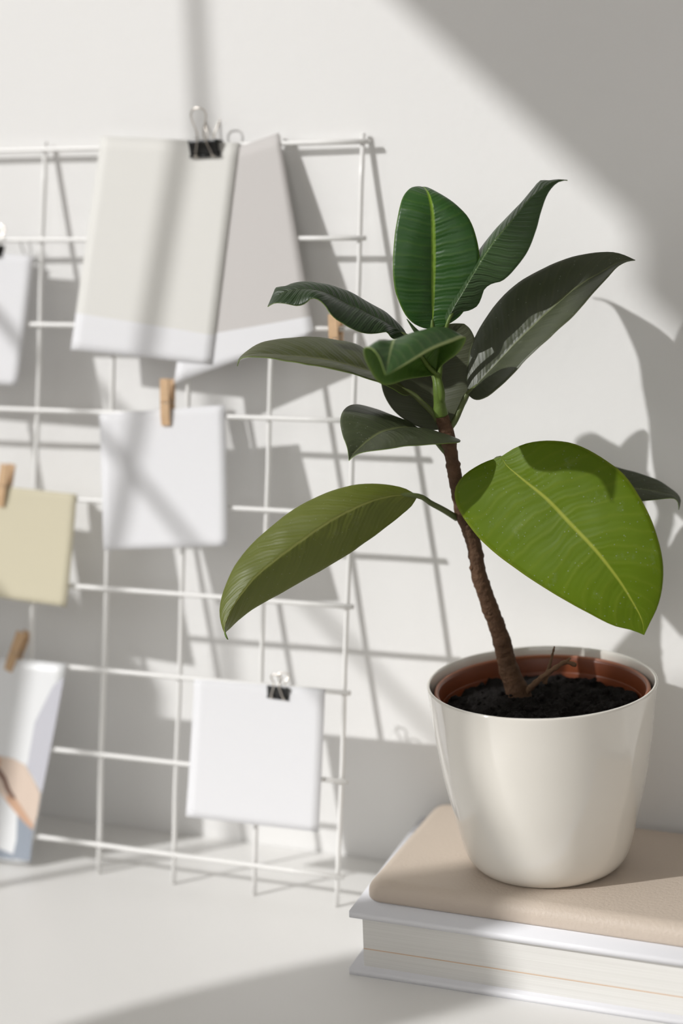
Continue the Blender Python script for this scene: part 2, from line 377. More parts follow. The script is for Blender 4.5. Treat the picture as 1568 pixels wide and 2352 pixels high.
LEAF_RAILS = {
 'T1': ([[[-0.5322,-0.134,0.436],[-0.5373,-0.1377,0.4374],[-0.5419,-0.1413,0.4403],[-0.5456,-0.1441,0.4447],[-0.5484,-0.1459,0.4503],[-0.5505,-0.1471,0.4563],[-0.5522,-0.1479,0.4625],[-0.553,-0.1482,0.469],[-0.5535,-0.1481,0.4754],[-0.5537,-0.1472,0.4819],[-0.5539,-0.1458,0.4882],[-0.5539,-0.1441,0.4945],[-0.5537,-0.1425,0.5008],[-0.5531,-0.1408,0.507],[-0.5526,-0.1385,0.5131],[-0.5525,-0.1352,0.5186],[-0.5524,-0.1308,0.5235],[-0.5516,-0.1256,0.5272],[-0.5504,-0.1197,0.5295],[-0.5488,-0.1134,0.5298],[-0.5496,-0.1071,0.5288],[-0.5524,-0.1022,0.5257]],[[-0.5322,-0.134,0.436],[-0.532,-0.1338,0.4418],[-0.5318,-0.1336,0.4476],[-0.5317,-0.1334,0.4534],[-0.5315,-0.1332,0.4592],[-0.5314,-0.133,0.465],[-0.5312,-0.1327,0.4708],[-0.531,-0.1325,0.4767],[-0.5309,-0.1322,0.4825],[-0.5309,-0.1319,0.4883],[-0.5309,-0.1316,0.4941],[-0.5309,-0.1313,0.4999],[-0.531,-0.1309,0.5057],[-0.5313,-0.1304,0.5115],[-0.5322,-0.1293,0.5171],[-0.5343,-0.1267,0.5219],[-0.5371,-0.1229,0.5252],[-0.5403,-0.1185,0.5273],[-0.5437,-0.1141,0.5288],[-0.5472,-0.1095,0.5293],[-0.5503,-0.1048,0.5279],[-0.5532,-0.1003,0.5256]],[[-0.5322,-0.134,0.436],[-0.5256,-0.1324,0.4376],[-0.5196,-0.1305,0.4406],[-0.5142,-0.1287,0.4447],[-0.5103,-0.1273,0.4503],[-0.5073,-0.1262,0.4565],[-0.5048,-0.1254,0.463],[-0.5029,-0.1249,0.4697],[-0.5017,-0.1247,0.4766],[-0.5013,-0.124,0.4835],[-0.5024,-0.1229,0.4903],[-0.5041,-0.1224,0.4971],[-0.5064,-0.122,0.5037],[-0.5098,-0.1215,0.5097],[-0.5146,-0.1209,0.5147],[-0.5201,-0.1197,0.5189],[-0.5259,-0.1176,0.5222],[-0.5319,-0.1153,0.5249],[-0.538,-0.1128,0.5271],[-0.5438,-0.1094,0.529],[-0.5491,-0.105,0.5287],[-0.5532,-0.1003,0.5256]]],
   [[-0.5304,-0.1328,0.3939],[-0.5324,-0.1295,0.414],[-0.5322,-0.134,0.436]]),
 'T2': ([[[-0.5208,-0.1364,0.439],[-0.5237,-0.1327,0.4438],[-0.525,-0.129,0.4492],[-0.5238,-0.1254,0.4547],[-0.5216,-0.122,0.4601],[-0.519,-0.1194,0.4657],[-0.5161,-0.1172,0.4714],[-0.513,-0.115,0.4769],[-0.5097,-0.1129,0.4824],[-0.5062,-0.1107,0.4877],[-0.5027,-0.1083,0.4929],[-0.4989,-0.1058,0.4978],[-0.4947,-0.1038,0.5027],[-0.4903,-0.1018,0.5074],[-0.4858,-0.1002,0.5122],[-0.4811,-0.0991,0.5168],[-0.4766,-0.0981,0.5217],[-0.4722,-0.0972,0.5267],[-0.4677,-0.097,0.5317],[-0.4613,-0.0978,0.5316],[-0.4546,-0.0979,0.5323],[-0.448,-0.0987,0.5315]],[[-0.5208,-0.1364,0.439],[-0.5191,-0.1358,0.4449],[-0.5166,-0.1347,0.4504],[-0.5138,-0.1334,0.4557],[-0.5108,-0.1321,0.4609],[-0.5078,-0.1308,0.4661],[-0.5049,-0.1295,0.4713],[-0.5019,-0.1282,0.4765],[-0.4989,-0.1269,0.4817],[-0.4958,-0.1256,0.4868],[-0.4925,-0.1241,0.4918],[-0.4889,-0.1225,0.4965],[-0.4852,-0.1209,0.5011],[-0.4814,-0.1192,0.5056],[-0.4777,-0.1176,0.5102],[-0.474,-0.1159,0.5149],[-0.4702,-0.1143,0.5194],[-0.466,-0.1124,0.5234],[-0.4614,-0.1104,0.5269],[-0.4566,-0.108,0.53],[-0.452,-0.1046,0.532],[-0.4474,-0.1006,0.5316]],[[-0.5208,-0.1364,0.439],[-0.5179,-0.1338,0.4441],[-0.5136,-0.1304,0.4472],[-0.5085,-0.1268,0.4482],[-0.5037,-0.1239,0.451],[-0.5008,-0.1234,0.4564],[-0.4983,-0.1239,0.4622],[-0.4933,-0.1231,0.4657],[-0.4873,-0.1214,0.4671],[-0.4823,-0.1201,0.4709],[-0.4781,-0.1191,0.4755],[-0.4741,-0.118,0.4804],[-0.4706,-0.1169,0.4856],[-0.468,-0.1156,0.4913],[-0.4661,-0.1141,0.4972],[-0.4644,-0.1126,0.5032],[-0.4633,-0.1109,0.5092],[-0.4617,-0.1095,0.5152],[-0.4597,-0.1082,0.5211],[-0.4569,-0.1065,0.5265],[-0.4526,-0.104,0.5305],[-0.4474,-0.1006,0.5316]]],
   [[-0.53,-0.1324,0.3924],[-0.5277,-0.1317,0.4144],[-0.5208,-0.1364,0.439]]),
 'R1': ([[[-0.5133,-0.1206,0.3911],[-0.5156,-0.1159,0.3975],[-0.5168,-0.1124,0.4048],[-0.5169,-0.1097,0.4127],[-0.516,-0.107,0.4204],[-0.5137,-0.1041,0.4277],[-0.5107,-0.1008,0.4347],[-0.5072,-0.0973,0.4413],[-0.5029,-0.0944,0.4477],[-0.4979,-0.092,0.4538],[-0.4924,-0.0894,0.4593],[-0.4863,-0.0867,0.4642],[-0.4797,-0.0838,0.4683],[-0.4728,-0.0812,0.4719],[-0.4654,-0.0794,0.4752],[-0.4579,-0.0778,0.4781],[-0.4501,-0.0761,0.4802],[-0.4421,-0.0747,0.4817],[-0.4339,-0.0738,0.4826],[-0.4257,-0.0735,0.4824],[-0.4177,-0.0737,0.4805],[-0.4101,-0.0739,0.4772]],[[-0.5133,-0.1206,0.3911],[-0.509,-0.1181,0.396],[-0.5048,-0.1157,0.4008],[-0.5005,-0.1134,0.4057],[-0.4962,-0.1111,0.4106],[-0.4919,-0.1088,0.4155],[-0.4875,-0.1067,0.4204],[-0.483,-0.1046,0.4252],[-0.4784,-0.1026,0.4299],[-0.4738,-0.1005,0.4346],[-0.4692,-0.0984,0.4393],[-0.4645,-0.0963,0.4439],[-0.4598,-0.0942,0.4485],[-0.4549,-0.0922,0.4529],[-0.4498,-0.0904,0.4573],[-0.4445,-0.0885,0.4613],[-0.439,-0.0865,0.4649],[-0.4334,-0.0844,0.4683],[-0.4279,-0.082,0.4717],[-0.4224,-0.0795,0.475],[-0.4164,-0.0768,0.4771],[-0.4101,-0.0739,0.4772]],[[-0.5133,-0.1206,0.3911],[-0.5087,-0.1276,0.3902],[-0.5037,-0.1342,0.3899],[-0.4974,-0.1397,0.3906],[-0.4905,-0.1429,0.3936],[-0.4838,-0.1431,0.3987],[-0.4775,-0.1424,0.4042],[-0.472,-0.1403,0.4102],[-0.4669,-0.1377,0.4163],[-0.4612,-0.1354,0.422],[-0.4555,-0.1328,0.4275],[-0.4502,-0.1289,0.4328],[-0.4452,-0.1245,0.4378],[-0.4404,-0.1199,0.443],[-0.4361,-0.1153,0.4485],[-0.4319,-0.1106,0.4541],[-0.4279,-0.1057,0.4596],[-0.4239,-0.1007,0.465],[-0.4203,-0.0951,0.4701],[-0.4172,-0.0886,0.4745],[-0.4138,-0.0814,0.4769],[-0.4101,-0.0739,0.4772]]],
   [[-0.5255,-0.1257,0.3678],[-0.5213,-0.1246,0.3737],[-0.5169,-0.1231,0.3834],[-0.5133,-0.1206,0.3911]]),
 'L1': ([[[-0.5481,-0.1391,0.432],[-0.5516,-0.1367,0.4359],[-0.5558,-0.1358,0.4399],[-0.5601,-0.1355,0.4437],[-0.5647,-0.1354,0.4473],[-0.5696,-0.1361,0.4504],[-0.5745,-0.1375,0.4532],[-0.5793,-0.1388,0.4561],[-0.5841,-0.14,0.4592],[-0.5888,-0.1419,0.462],[-0.5935,-0.1444,0.4643],[-0.5982,-0.1472,0.4663],[-0.6031,-0.15,0.4679],[-0.6081,-0.1527,0.4689],[-0.6131,-0.1555,0.4695],[-0.618,-0.1587,0.4697],[-0.6222,-0.1626,0.4689],[-0.6249,-0.1673,0.4672],[-0.6283,-0.172,0.4674],[-0.6277,-0.1769,0.4655],[-0.6288,-0.1799,0.4606],[-0.6302,-0.1826,0.4556]],[[-0.5481,-0.1391,0.432],[-0.5515,-0.1412,0.435],[-0.555,-0.1433,0.4379],[-0.5587,-0.1454,0.4407],[-0.5625,-0.1476,0.4432],[-0.5663,-0.1497,0.4457],[-0.5701,-0.1519,0.4481],[-0.574,-0.154,0.4505],[-0.5779,-0.1562,0.4528],[-0.5818,-0.1584,0.4551],[-0.5855,-0.1607,0.4576],[-0.5892,-0.163,0.4601],[-0.593,-0.1653,0.4625],[-0.5969,-0.1678,0.4645],[-0.601,-0.1704,0.4657],[-0.6053,-0.1729,0.4664],[-0.6096,-0.1755,0.4664],[-0.6139,-0.1781,0.466],[-0.6183,-0.1804,0.465],[-0.6225,-0.1824,0.4631],[-0.6258,-0.1839,0.4597],[-0.6288,-0.1852,0.4559]],[[-0.5481,-0.1391,0.432],[-0.5512,-0.1436,0.431],[-0.5543,-0.1482,0.431],[-0.5551,-0.1522,0.4337],[-0.5559,-0.1558,0.4368],[-0.5599,-0.1596,0.4364],[-0.5638,-0.1635,0.4363],[-0.5667,-0.1681,0.4373],[-0.5706,-0.1715,0.4391],[-0.5746,-0.1745,0.4415],[-0.5782,-0.1772,0.4448],[-0.5816,-0.1801,0.4481],[-0.5845,-0.1822,0.4521],[-0.5874,-0.1827,0.4567],[-0.5913,-0.1837,0.4605],[-0.5963,-0.1849,0.4615],[-0.6006,-0.1856,0.4581],[-0.6058,-0.1865,0.4568],[-0.6112,-0.1874,0.4577],[-0.6166,-0.1882,0.4587],[-0.622,-0.1887,0.4587],[-0.627,-0.1888,0.4563]]],
   [[-0.5306,-0.1329,0.3969],[-0.537,-0.1298,0.414],[-0.5428,-0.134,0.4262],[-0.5481,-0.1391,0.432]]),
 'L2': ([[[-0.5479,-0.1365,0.3931],[-0.5534,-0.1366,0.3979],[-0.5589,-0.1367,0.4026],[-0.5645,-0.1365,0.4074],[-0.5702,-0.1354,0.4117],[-0.576,-0.1335,0.4157],[-0.5813,-0.1325,0.4206],[-0.5873,-0.1329,0.4246],[-0.594,-0.1346,0.427],[-0.6002,-0.1379,0.4286],[-0.6058,-0.1423,0.4302],[-0.6117,-0.1466,0.4312],[-0.6177,-0.1506,0.4318],[-0.6234,-0.1551,0.432],[-0.6287,-0.1602,0.432],[-0.6337,-0.1655,0.4317],[-0.638,-0.1714,0.431],[-0.6417,-0.1774,0.4294],[-0.6448,-0.1835,0.4268],[-0.6465,-0.1901,0.4242],[-0.6464,-0.1967,0.4214],[-0.6443,-0.2029,0.4181]],[[-0.5479,-0.1365,0.3931],[-0.5519,-0.1396,0.3965],[-0.556,-0.1427,0.3998],[-0.5601,-0.1458,0.4031],[-0.5643,-0.1489,0.4062],[-0.5687,-0.1521,0.409],[-0.5732,-0.1555,0.4112],[-0.5779,-0.1589,0.413],[-0.5827,-0.1622,0.4149],[-0.5876,-0.1654,0.4167],[-0.5925,-0.1686,0.4184],[-0.5975,-0.1718,0.4197],[-0.6026,-0.175,0.4207],[-0.6078,-0.1782,0.4216],[-0.6129,-0.1814,0.4225],[-0.618,-0.1846,0.4233],[-0.6231,-0.1879,0.4241],[-0.6281,-0.1912,0.4247],[-0.6332,-0.1946,0.425],[-0.6382,-0.1982,0.425],[-0.6424,-0.2021,0.4236],[-0.6434,-0.2047,0.4183]],[[-0.5479,-0.1365,0.3931],[-0.5478,-0.1432,0.3925],[-0.5493,-0.1494,0.3943],[-0.5516,-0.1548,0.3976],[-0.5543,-0.16,0.4009],[-0.5574,-0.1652,0.4038],[-0.5608,-0.1704,0.4064],[-0.5646,-0.1754,0.4088],[-0.5685,-0.1804,0.4111],[-0.5722,-0.1855,0.4133],[-0.5772,-0.1895,0.4153],[-0.5829,-0.1926,0.417],[-0.5884,-0.196,0.4187],[-0.5941,-0.1993,0.4201],[-0.6003,-0.2016,0.4213],[-0.6068,-0.2034,0.4222],[-0.6132,-0.205,0.4234],[-0.6196,-0.2065,0.4245],[-0.6261,-0.2081,0.4252],[-0.6327,-0.2095,0.4255],[-0.6389,-0.2087,0.4237],[-0.6425,-0.2064,0.4186]]],
   [[-0.5317,-0.1295,0.3732],[-0.5343,-0.1312,0.3788],[-0.5408,-0.1342,0.3864],[-0.5479,-0.1365,0.3931]]),
 'F1': ([[[-0.5296,-0.1347,0.4054],[-0.5297,-0.1417,0.406],[-0.5299,-0.1486,0.4066],[-0.5303,-0.1555,0.4071],[-0.5308,-0.1624,0.4076],[-0.5314,-0.1693,0.4081],[-0.5321,-0.1763,0.4085],[-0.533,-0.1832,0.4085],[-0.5343,-0.19,0.4081],[-0.5357,-0.1968,0.4077],[-0.5369,-0.2036,0.4082],[-0.5378,-0.2102,0.4102],[-0.5381,-0.2161,0.4138],[-0.5382,-0.2216,0.418],[-0.5383,-0.2267,0.4227],[-0.5383,-0.2312,0.4281],[-0.5372,-0.236,0.4329],[-0.5343,-0.2409,0.4369],[-0.5281,-0.2436,0.437],[-0.5228,-0.2454,0.433],[-0.5194,-0.2473,0.4273],[-0.5165,-0.249,0.4212]],[[-0.5296,-0.1347,0.4054],[-0.531,-0.1405,0.4076],[-0.5322,-0.1464,0.4097],[-0.5332,-0.1525,0.4116],[-0.5341,-0.1586,0.4133],[-0.5349,-0.1646,0.4151],[-0.5357,-0.1707,0.4171],[-0.5364,-0.1766,0.4193],[-0.5371,-0.1825,0.4217],[-0.5376,-0.1883,0.4242],[-0.5378,-0.1942,0.4268],[-0.5375,-0.2,0.4293],[-0.5368,-0.2058,0.4319],[-0.5359,-0.2116,0.4344],[-0.5346,-0.2175,0.4367],[-0.5328,-0.2233,0.4385],[-0.5305,-0.2292,0.4396],[-0.5277,-0.2347,0.4387],[-0.5244,-0.239,0.4354],[-0.5214,-0.2426,0.4311],[-0.5187,-0.2461,0.4264],[-0.5165,-0.249,0.4212]],[[-0.5296,-0.1347,0.4054],[-0.5306,-0.1397,0.409],[-0.5315,-0.1447,0.4125],[-0.5318,-0.1497,0.4161],[-0.532,-0.1547,0.4197],[-0.5319,-0.1599,0.4232],[-0.5317,-0.1653,0.4262],[-0.5312,-0.1708,0.4289],[-0.5306,-0.1764,0.4314],[-0.53,-0.1822,0.4337],[-0.5293,-0.188,0.4356],[-0.5287,-0.194,0.437],[-0.5281,-0.2001,0.438],[-0.5273,-0.2062,0.4387],[-0.5261,-0.2123,0.4389],[-0.5245,-0.2182,0.4384],[-0.5227,-0.224,0.4374],[-0.521,-0.2297,0.4356],[-0.5195,-0.2351,0.433],[-0.5183,-0.2401,0.4296],[-0.5174,-0.2447,0.4255],[-0.5165,-0.249,0.4212]],[[-0.5296,-0.1347,0.4054],[-0.5279,-0.1389,0.4103],[-0.5259,-0.1428,0.4154],[-0.5238,-0.1462,0.4208],[-0.5215,-0.1497,0.426],[-0.5189,-0.1538,0.4305],[-0.5159,-0.1583,0.4345],[-0.5133,-0.1634,0.4379],[-0.511,-0.1691,0.4406],[-0.5093,-0.1753,0.4425],[-0.5083,-0.1818,0.4436],[-0.508,-0.1884,0.4442],[-0.5081,-0.1951,0.4441],[-0.5085,-0.2018,0.4434],[-0.509,-0.2083,0.4421],[-0.5098,-0.2147,0.4403],[-0.5107,-0.2209,0.4381],[-0.5119,-0.2268,0.4351],[-0.5132,-0.2325,0.4318],[-0.514,-0.2383,0.4286],[-0.5147,-0.244,0.4252],[-0.5165,-0.249,0.4212]],[[-0.5296,-0.1347,0.4054],[-0.5265,-0.1401,0.4086],[-0.5233,-0.1454,0.4117],[-0.5193,-0.1505,0.4143],[-0.5149,-0.1553,0.4167],[-0.5101,-0.1595,0.4195],[-0.5048,-0.1629,0.4225],[-0.4999,-0.1656,0.4266],[-0.4958,-0.1682,0.4315],[-0.4929,-0.1731,0.4355],[-0.4921,-0.1798,0.4368],[-0.4923,-0.1868,0.4367],[-0.4927,-0.1937,0.4364],[-0.4943,-0.2005,0.4357],[-0.4965,-0.207,0.4348],[-0.4988,-0.2135,0.4336],[-0.5012,-0.2198,0.432],[-0.5038,-0.2259,0.43],[-0.5065,-0.232,0.4278],[-0.5095,-0.2379,0.4257],[-0.5127,-0.2437,0.4235],[-0.5165,-0.249,0.4212]]],
   [[-0.5291,-0.1305,0.3847],[-0.5267,-0.1342,0.3927],[-0.5275,-0.1348,0.3987],[-0.5296,-0.1347,0.4054]]),
 'B1': ([[[-0.5312,-0.1265,0.3677],[-0.5372,-0.1244,0.3664],[-0.5437,-0.1239,0.3671],[-0.55,-0.124,0.3687],[-0.5559,-0.1245,0.3715],[-0.5612,-0.1254,0.3751],[-0.5661,-0.1256,0.3794],[-0.57,-0.1258,0.3847],[-0.5727,-0.1263,0.3906],[-0.574,-0.1266,0.397],[-0.5737,-0.1266,0.4035],[-0.5722,-0.1261,0.4098],[-0.5694,-0.1251,0.4156],[-0.5655,-0.1237,0.4206],[-0.5607,-0.122,0.4248],[-0.5555,-0.12,0.4282],[-0.5501,-0.1178,0.4311],[-0.5445,-0.1156,0.4335],[-0.5386,-0.1132,0.4353],[-0.5327,-0.1108,0.4364],[-0.5266,-0.1084,0.4372],[-0.5204,-0.1066,0.4368]],[[-0.5312,-0.1265,0.3677],[-0.5333,-0.1234,0.3696],[-0.5356,-0.1203,0.3713],[-0.5377,-0.1172,0.3733],[-0.5396,-0.1144,0.3758],[-0.5412,-0.112,0.3789],[-0.5425,-0.1101,0.3825],[-0.5434,-0.1084,0.3862],[-0.5439,-0.1069,0.3902],[-0.5438,-0.1055,0.3941],[-0.5433,-0.1044,0.3982],[-0.5424,-0.1036,0.4022],[-0.5413,-0.1029,0.4063],[-0.5401,-0.1027,0.4103],[-0.5385,-0.1026,0.4143],[-0.5367,-0.1027,0.4181],[-0.5347,-0.1031,0.4218],[-0.5323,-0.1036,0.4252],[-0.5297,-0.1043,0.4285],[-0.5268,-0.105,0.4315],[-0.5236,-0.1058,0.4341],[-0.5204,-0.1066,0.4368]],[[-0.5312,-0.1265,0.3677],[-0.5298,-0.1228,0.3689],[-0.5285,-0.119,0.37],[-0.5269,-0.1156,0.3717],[-0.5252,-0.1128,0.3742],[-0.5234,-0.1103,0.3769],[-0.5216,-0.1082,0.38],[-0.52,-0.1064,0.3834],[-0.5187,-0.1049,0.387],[-0.5175,-0.1037,0.3908],[-0.5164,-0.1028,0.3946],[-0.5154,-0.1019,0.3986],[-0.5145,-0.1013,0.4026],[-0.5138,-0.101,0.4066],[-0.5133,-0.1009,0.4107],[-0.513,-0.101,0.4149],[-0.5131,-0.1015,0.419],[-0.5136,-0.1023,0.423],[-0.5144,-0.1031,0.4269],[-0.5156,-0.1042,0.4308],[-0.5175,-0.1053,0.4342],[-0.5204,-0.1066,0.4368]]],
   [[-0.5272,-0.125,0.3601],[-0.5287,-0.1249,0.3645],[-0.5312,-0.1265,0.3677]]),
 'L3': ([[[-0.5408,-0.1244,0.3625],[-0.5458,-0.1242,0.3657],[-0.5509,-0.1239,0.3687],[-0.5563,-0.1231,0.3711],[-0.5617,-0.1233,0.3733],[-0.567,-0.1248,0.3756],[-0.5723,-0.1263,0.3779],[-0.5772,-0.1286,0.3801],[-0.5813,-0.1323,0.3823],[-0.5847,-0.1369,0.384],[-0.5871,-0.1422,0.3851],[-0.5886,-0.1479,0.3852],[-0.5895,-0.1536,0.384],[-0.5893,-0.1591,0.3818],[-0.5882,-0.1642,0.379],[-0.5864,-0.1686,0.3755],[-0.5839,-0.1723,0.3716],[-0.581,-0.1762,0.3683],[-0.5775,-0.1802,0.3656],[-0.5744,-0.1844,0.3627],[-0.572,-0.1887,0.3595],[-0.5697,-0.193,0.3561]],[[-0.5408,-0.1244,0.3625],[-0.5423,-0.1273,0.3645],[-0.5439,-0.1301,0.3666],[-0.5454,-0.1331,0.3684],[-0.547,-0.1363,0.3698],[-0.5485,-0.1397,0.3705],[-0.5501,-0.1432,0.3709],[-0.5517,-0.1467,0.3713],[-0.5533,-0.1501,0.3715],[-0.555,-0.1535,0.3714],[-0.5568,-0.1569,0.3711],[-0.5587,-0.1601,0.3705],[-0.5606,-0.1633,0.3696],[-0.5625,-0.1665,0.3684],[-0.5642,-0.1695,0.3669],[-0.5659,-0.1726,0.3653],[-0.5672,-0.1758,0.3637],[-0.5683,-0.1791,0.3621],[-0.5692,-0.1825,0.3606],[-0.5697,-0.1859,0.359],[-0.5697,-0.1895,0.3576],[-0.5697,-0.193,0.3561]],[[-0.5408,-0.1244,0.3625],[-0.536,-0.1272,0.3638],[-0.5311,-0.1299,0.3649],[-0.5262,-0.1328,0.3655],[-0.5214,-0.1358,0.3652],[-0.5166,-0.1388,0.3645],[-0.5115,-0.1411,0.3633],[-0.5101,-0.1459,0.3626],[-0.513,-0.1508,0.3629],[-0.5163,-0.1554,0.3633],[-0.5197,-0.16,0.3636],[-0.5233,-0.1644,0.3639],[-0.5273,-0.1684,0.3641],[-0.5316,-0.1722,0.364],[-0.5361,-0.1757,0.3639],[-0.5407,-0.1791,0.3636],[-0.5453,-0.1823,0.3634],[-0.5502,-0.1853,0.363],[-0.5552,-0.1879,0.3623],[-0.5603,-0.1904,0.3615],[-0.5653,-0.1923,0.3597],[-0.5697,-0.193,0.3561]]],
   [[-0.5273,-0.1231,0.3493],[-0.5311,-0.1245,0.3539],[-0.5363,-0.1239,0.359],[-0.5408,-0.1244,0.3625]]),
 'L4': ([[[-0.5427,-0.1425,0.3239],[-0.5495,-0.1465,0.3293],[-0.5576,-0.1508,0.3321],[-0.566,-0.1551,0.3336],[-0.5746,-0.1594,0.3339],[-0.5833,-0.1634,0.333],[-0.5917,-0.1673,0.3308],[-0.6001,-0.1709,0.3278],[-0.6079,-0.175,0.3241],[-0.6154,-0.1794,0.32],[-0.6223,-0.1838,0.3152],[-0.6288,-0.1881,0.3096],[-0.6351,-0.1923,0.3037],[-0.6411,-0.1966,0.2976],[-0.6462,-0.2014,0.2911],[-0.65,-0.2069,0.2842],[-0.6529,-0.2118,0.2765],[-0.6551,-0.2162,0.2683],[-0.6555,-0.2214,0.2602],[-0.6534,-0.2265,0.2525],[-0.6493,-0.2311,0.2452],[-0.6432,-0.2357,0.2394]],[[-0.5427,-0.1425,0.3239],[-0.5486,-0.1484,0.3252],[-0.5546,-0.1543,0.3258],[-0.5606,-0.1601,0.3251],[-0.5668,-0.1656,0.3236],[-0.5731,-0.1706,0.3212],[-0.5793,-0.1753,0.3182],[-0.5855,-0.18,0.3149],[-0.5915,-0.1845,0.3111],[-0.5974,-0.1889,0.307],[-0.6031,-0.1931,0.3026],[-0.6088,-0.1974,0.2982],[-0.6145,-0.2016,0.2936],[-0.6201,-0.2058,0.289],[-0.6256,-0.2101,0.2842],[-0.6308,-0.2142,0.2791],[-0.6354,-0.2179,0.2732],[-0.6396,-0.2214,0.2668],[-0.6433,-0.2249,0.2601],[-0.646,-0.2285,0.253],[-0.6471,-0.2324,0.2457],[-0.6432,-0.2357,0.2394]],[[-0.5427,-0.1425,0.3239],[-0.5462,-0.1453,0.3173],[-0.5517,-0.1484,0.3121],[-0.5574,-0.1519,0.3071],[-0.5632,-0.1555,0.3023],[-0.569,-0.1591,0.2977],[-0.5749,-0.1628,0.2932],[-0.5808,-0.1665,0.2888],[-0.5868,-0.1704,0.2846],[-0.5929,-0.1745,0.2807],[-0.5989,-0.1787,0.277],[-0.605,-0.1832,0.2735],[-0.6111,-0.1875,0.27],[-0.6172,-0.1918,0.2662],[-0.6231,-0.1963,0.2626],[-0.629,-0.2011,0.2593],[-0.6347,-0.206,0.2559],[-0.64,-0.211,0.252],[-0.6447,-0.2163,0.2477],[-0.6484,-0.2222,0.2432],[-0.6485,-0.2298,0.2415],[-0.6432,-0.2357,0.2394]]],
   [[-0.5262,-0.1145,0.3039],[-0.5309,-0.1248,0.3111],[-0.5362,-0.1348,0.3176],[-0.5427,-0.1425,0.3239]]),
 'R2': ([[[-0.489,-0.1244,0.3499],[-0.4986,-0.1254,0.3467],[-0.5075,-0.1265,0.3421],[-0.5155,-0.1277,0.3361],[-0.5207,-0.1291,0.3278],[-0.5199,-0.1309,0.3181],[-0.5147,-0.1328,0.3096],[-0.5082,-0.1345,0.3021],[-0.501,-0.1363,0.2952],[-0.4931,-0.1379,0.2891],[-0.4847,-0.1395,0.2837],[-0.476,-0.1411,0.2788],[-0.4673,-0.1427,0.274],[-0.4584,-0.144,0.2694],[-0.4494,-0.1449,0.2648],[-0.4404,-0.1453,0.2602],[-0.4314,-0.145,0.2557],[-0.4224,-0.1442,0.2512],[-0.4136,-0.1426,0.2465],[-0.4046,-0.1404,0.2425],[-0.3952,-0.1376,0.2401],[-0.3875,-0.1347,0.2366]],[[-0.489,-0.1244,0.3499],[-0.4844,-0.1259,0.3442],[-0.4784,-0.1269,0.3398],[-0.4722,-0.1279,0.3356],[-0.466,-0.1289,0.3315],[-0.4597,-0.1299,0.3275],[-0.4536,-0.131,0.3231],[-0.4479,-0.1322,0.3183],[-0.4424,-0.1335,0.3134],[-0.4368,-0.1347,0.3085],[-0.4312,-0.136,0.3037],[-0.4255,-0.1372,0.2989],[-0.42,-0.1382,0.2939],[-0.4148,-0.1389,0.2885],[-0.4099,-0.1393,0.2828],[-0.4052,-0.1394,0.2769],[-0.4008,-0.1392,0.2708],[-0.3969,-0.1387,0.2644],[-0.3933,-0.1379,0.2578],[-0.39,-0.1367,0.2511],[-0.3879,-0.1356,0.244],[-0.3875,-0.1347,0.2366]],[[-0.489,-0.1244,0.3499],[-0.481,-0.1225,0.3552],[-0.472,-0.1207,0.359],[-0.4624,-0.1193,0.3608],[-0.4525,-0.118,0.361],[-0.4427,-0.1172,0.36],[-0.4333,-0.117,0.357],[-0.4243,-0.1173,0.3528],[-0.4157,-0.118,0.3479],[-0.4074,-0.1189,0.3425],[-0.4004,-0.1207,0.3357],[-0.3944,-0.1229,0.3282],[-0.3888,-0.1251,0.3203],[-0.384,-0.1269,0.3118],[-0.3803,-0.1284,0.3027],[-0.3773,-0.1297,0.2933],[-0.3756,-0.1306,0.2836],[-0.3755,-0.1314,0.2737],[-0.3767,-0.1323,0.2639],[-0.3794,-0.1331,0.2544],[-0.3835,-0.1342,0.2455],[-0.3875,-0.1347,0.2366]]],
   [[-0.5247,-0.1183,0.3296],[-0.5168,-0.1124,0.3313],[-0.5036,-0.1147,0.3383],[-0.4898,-0.1226,0.3486]]),
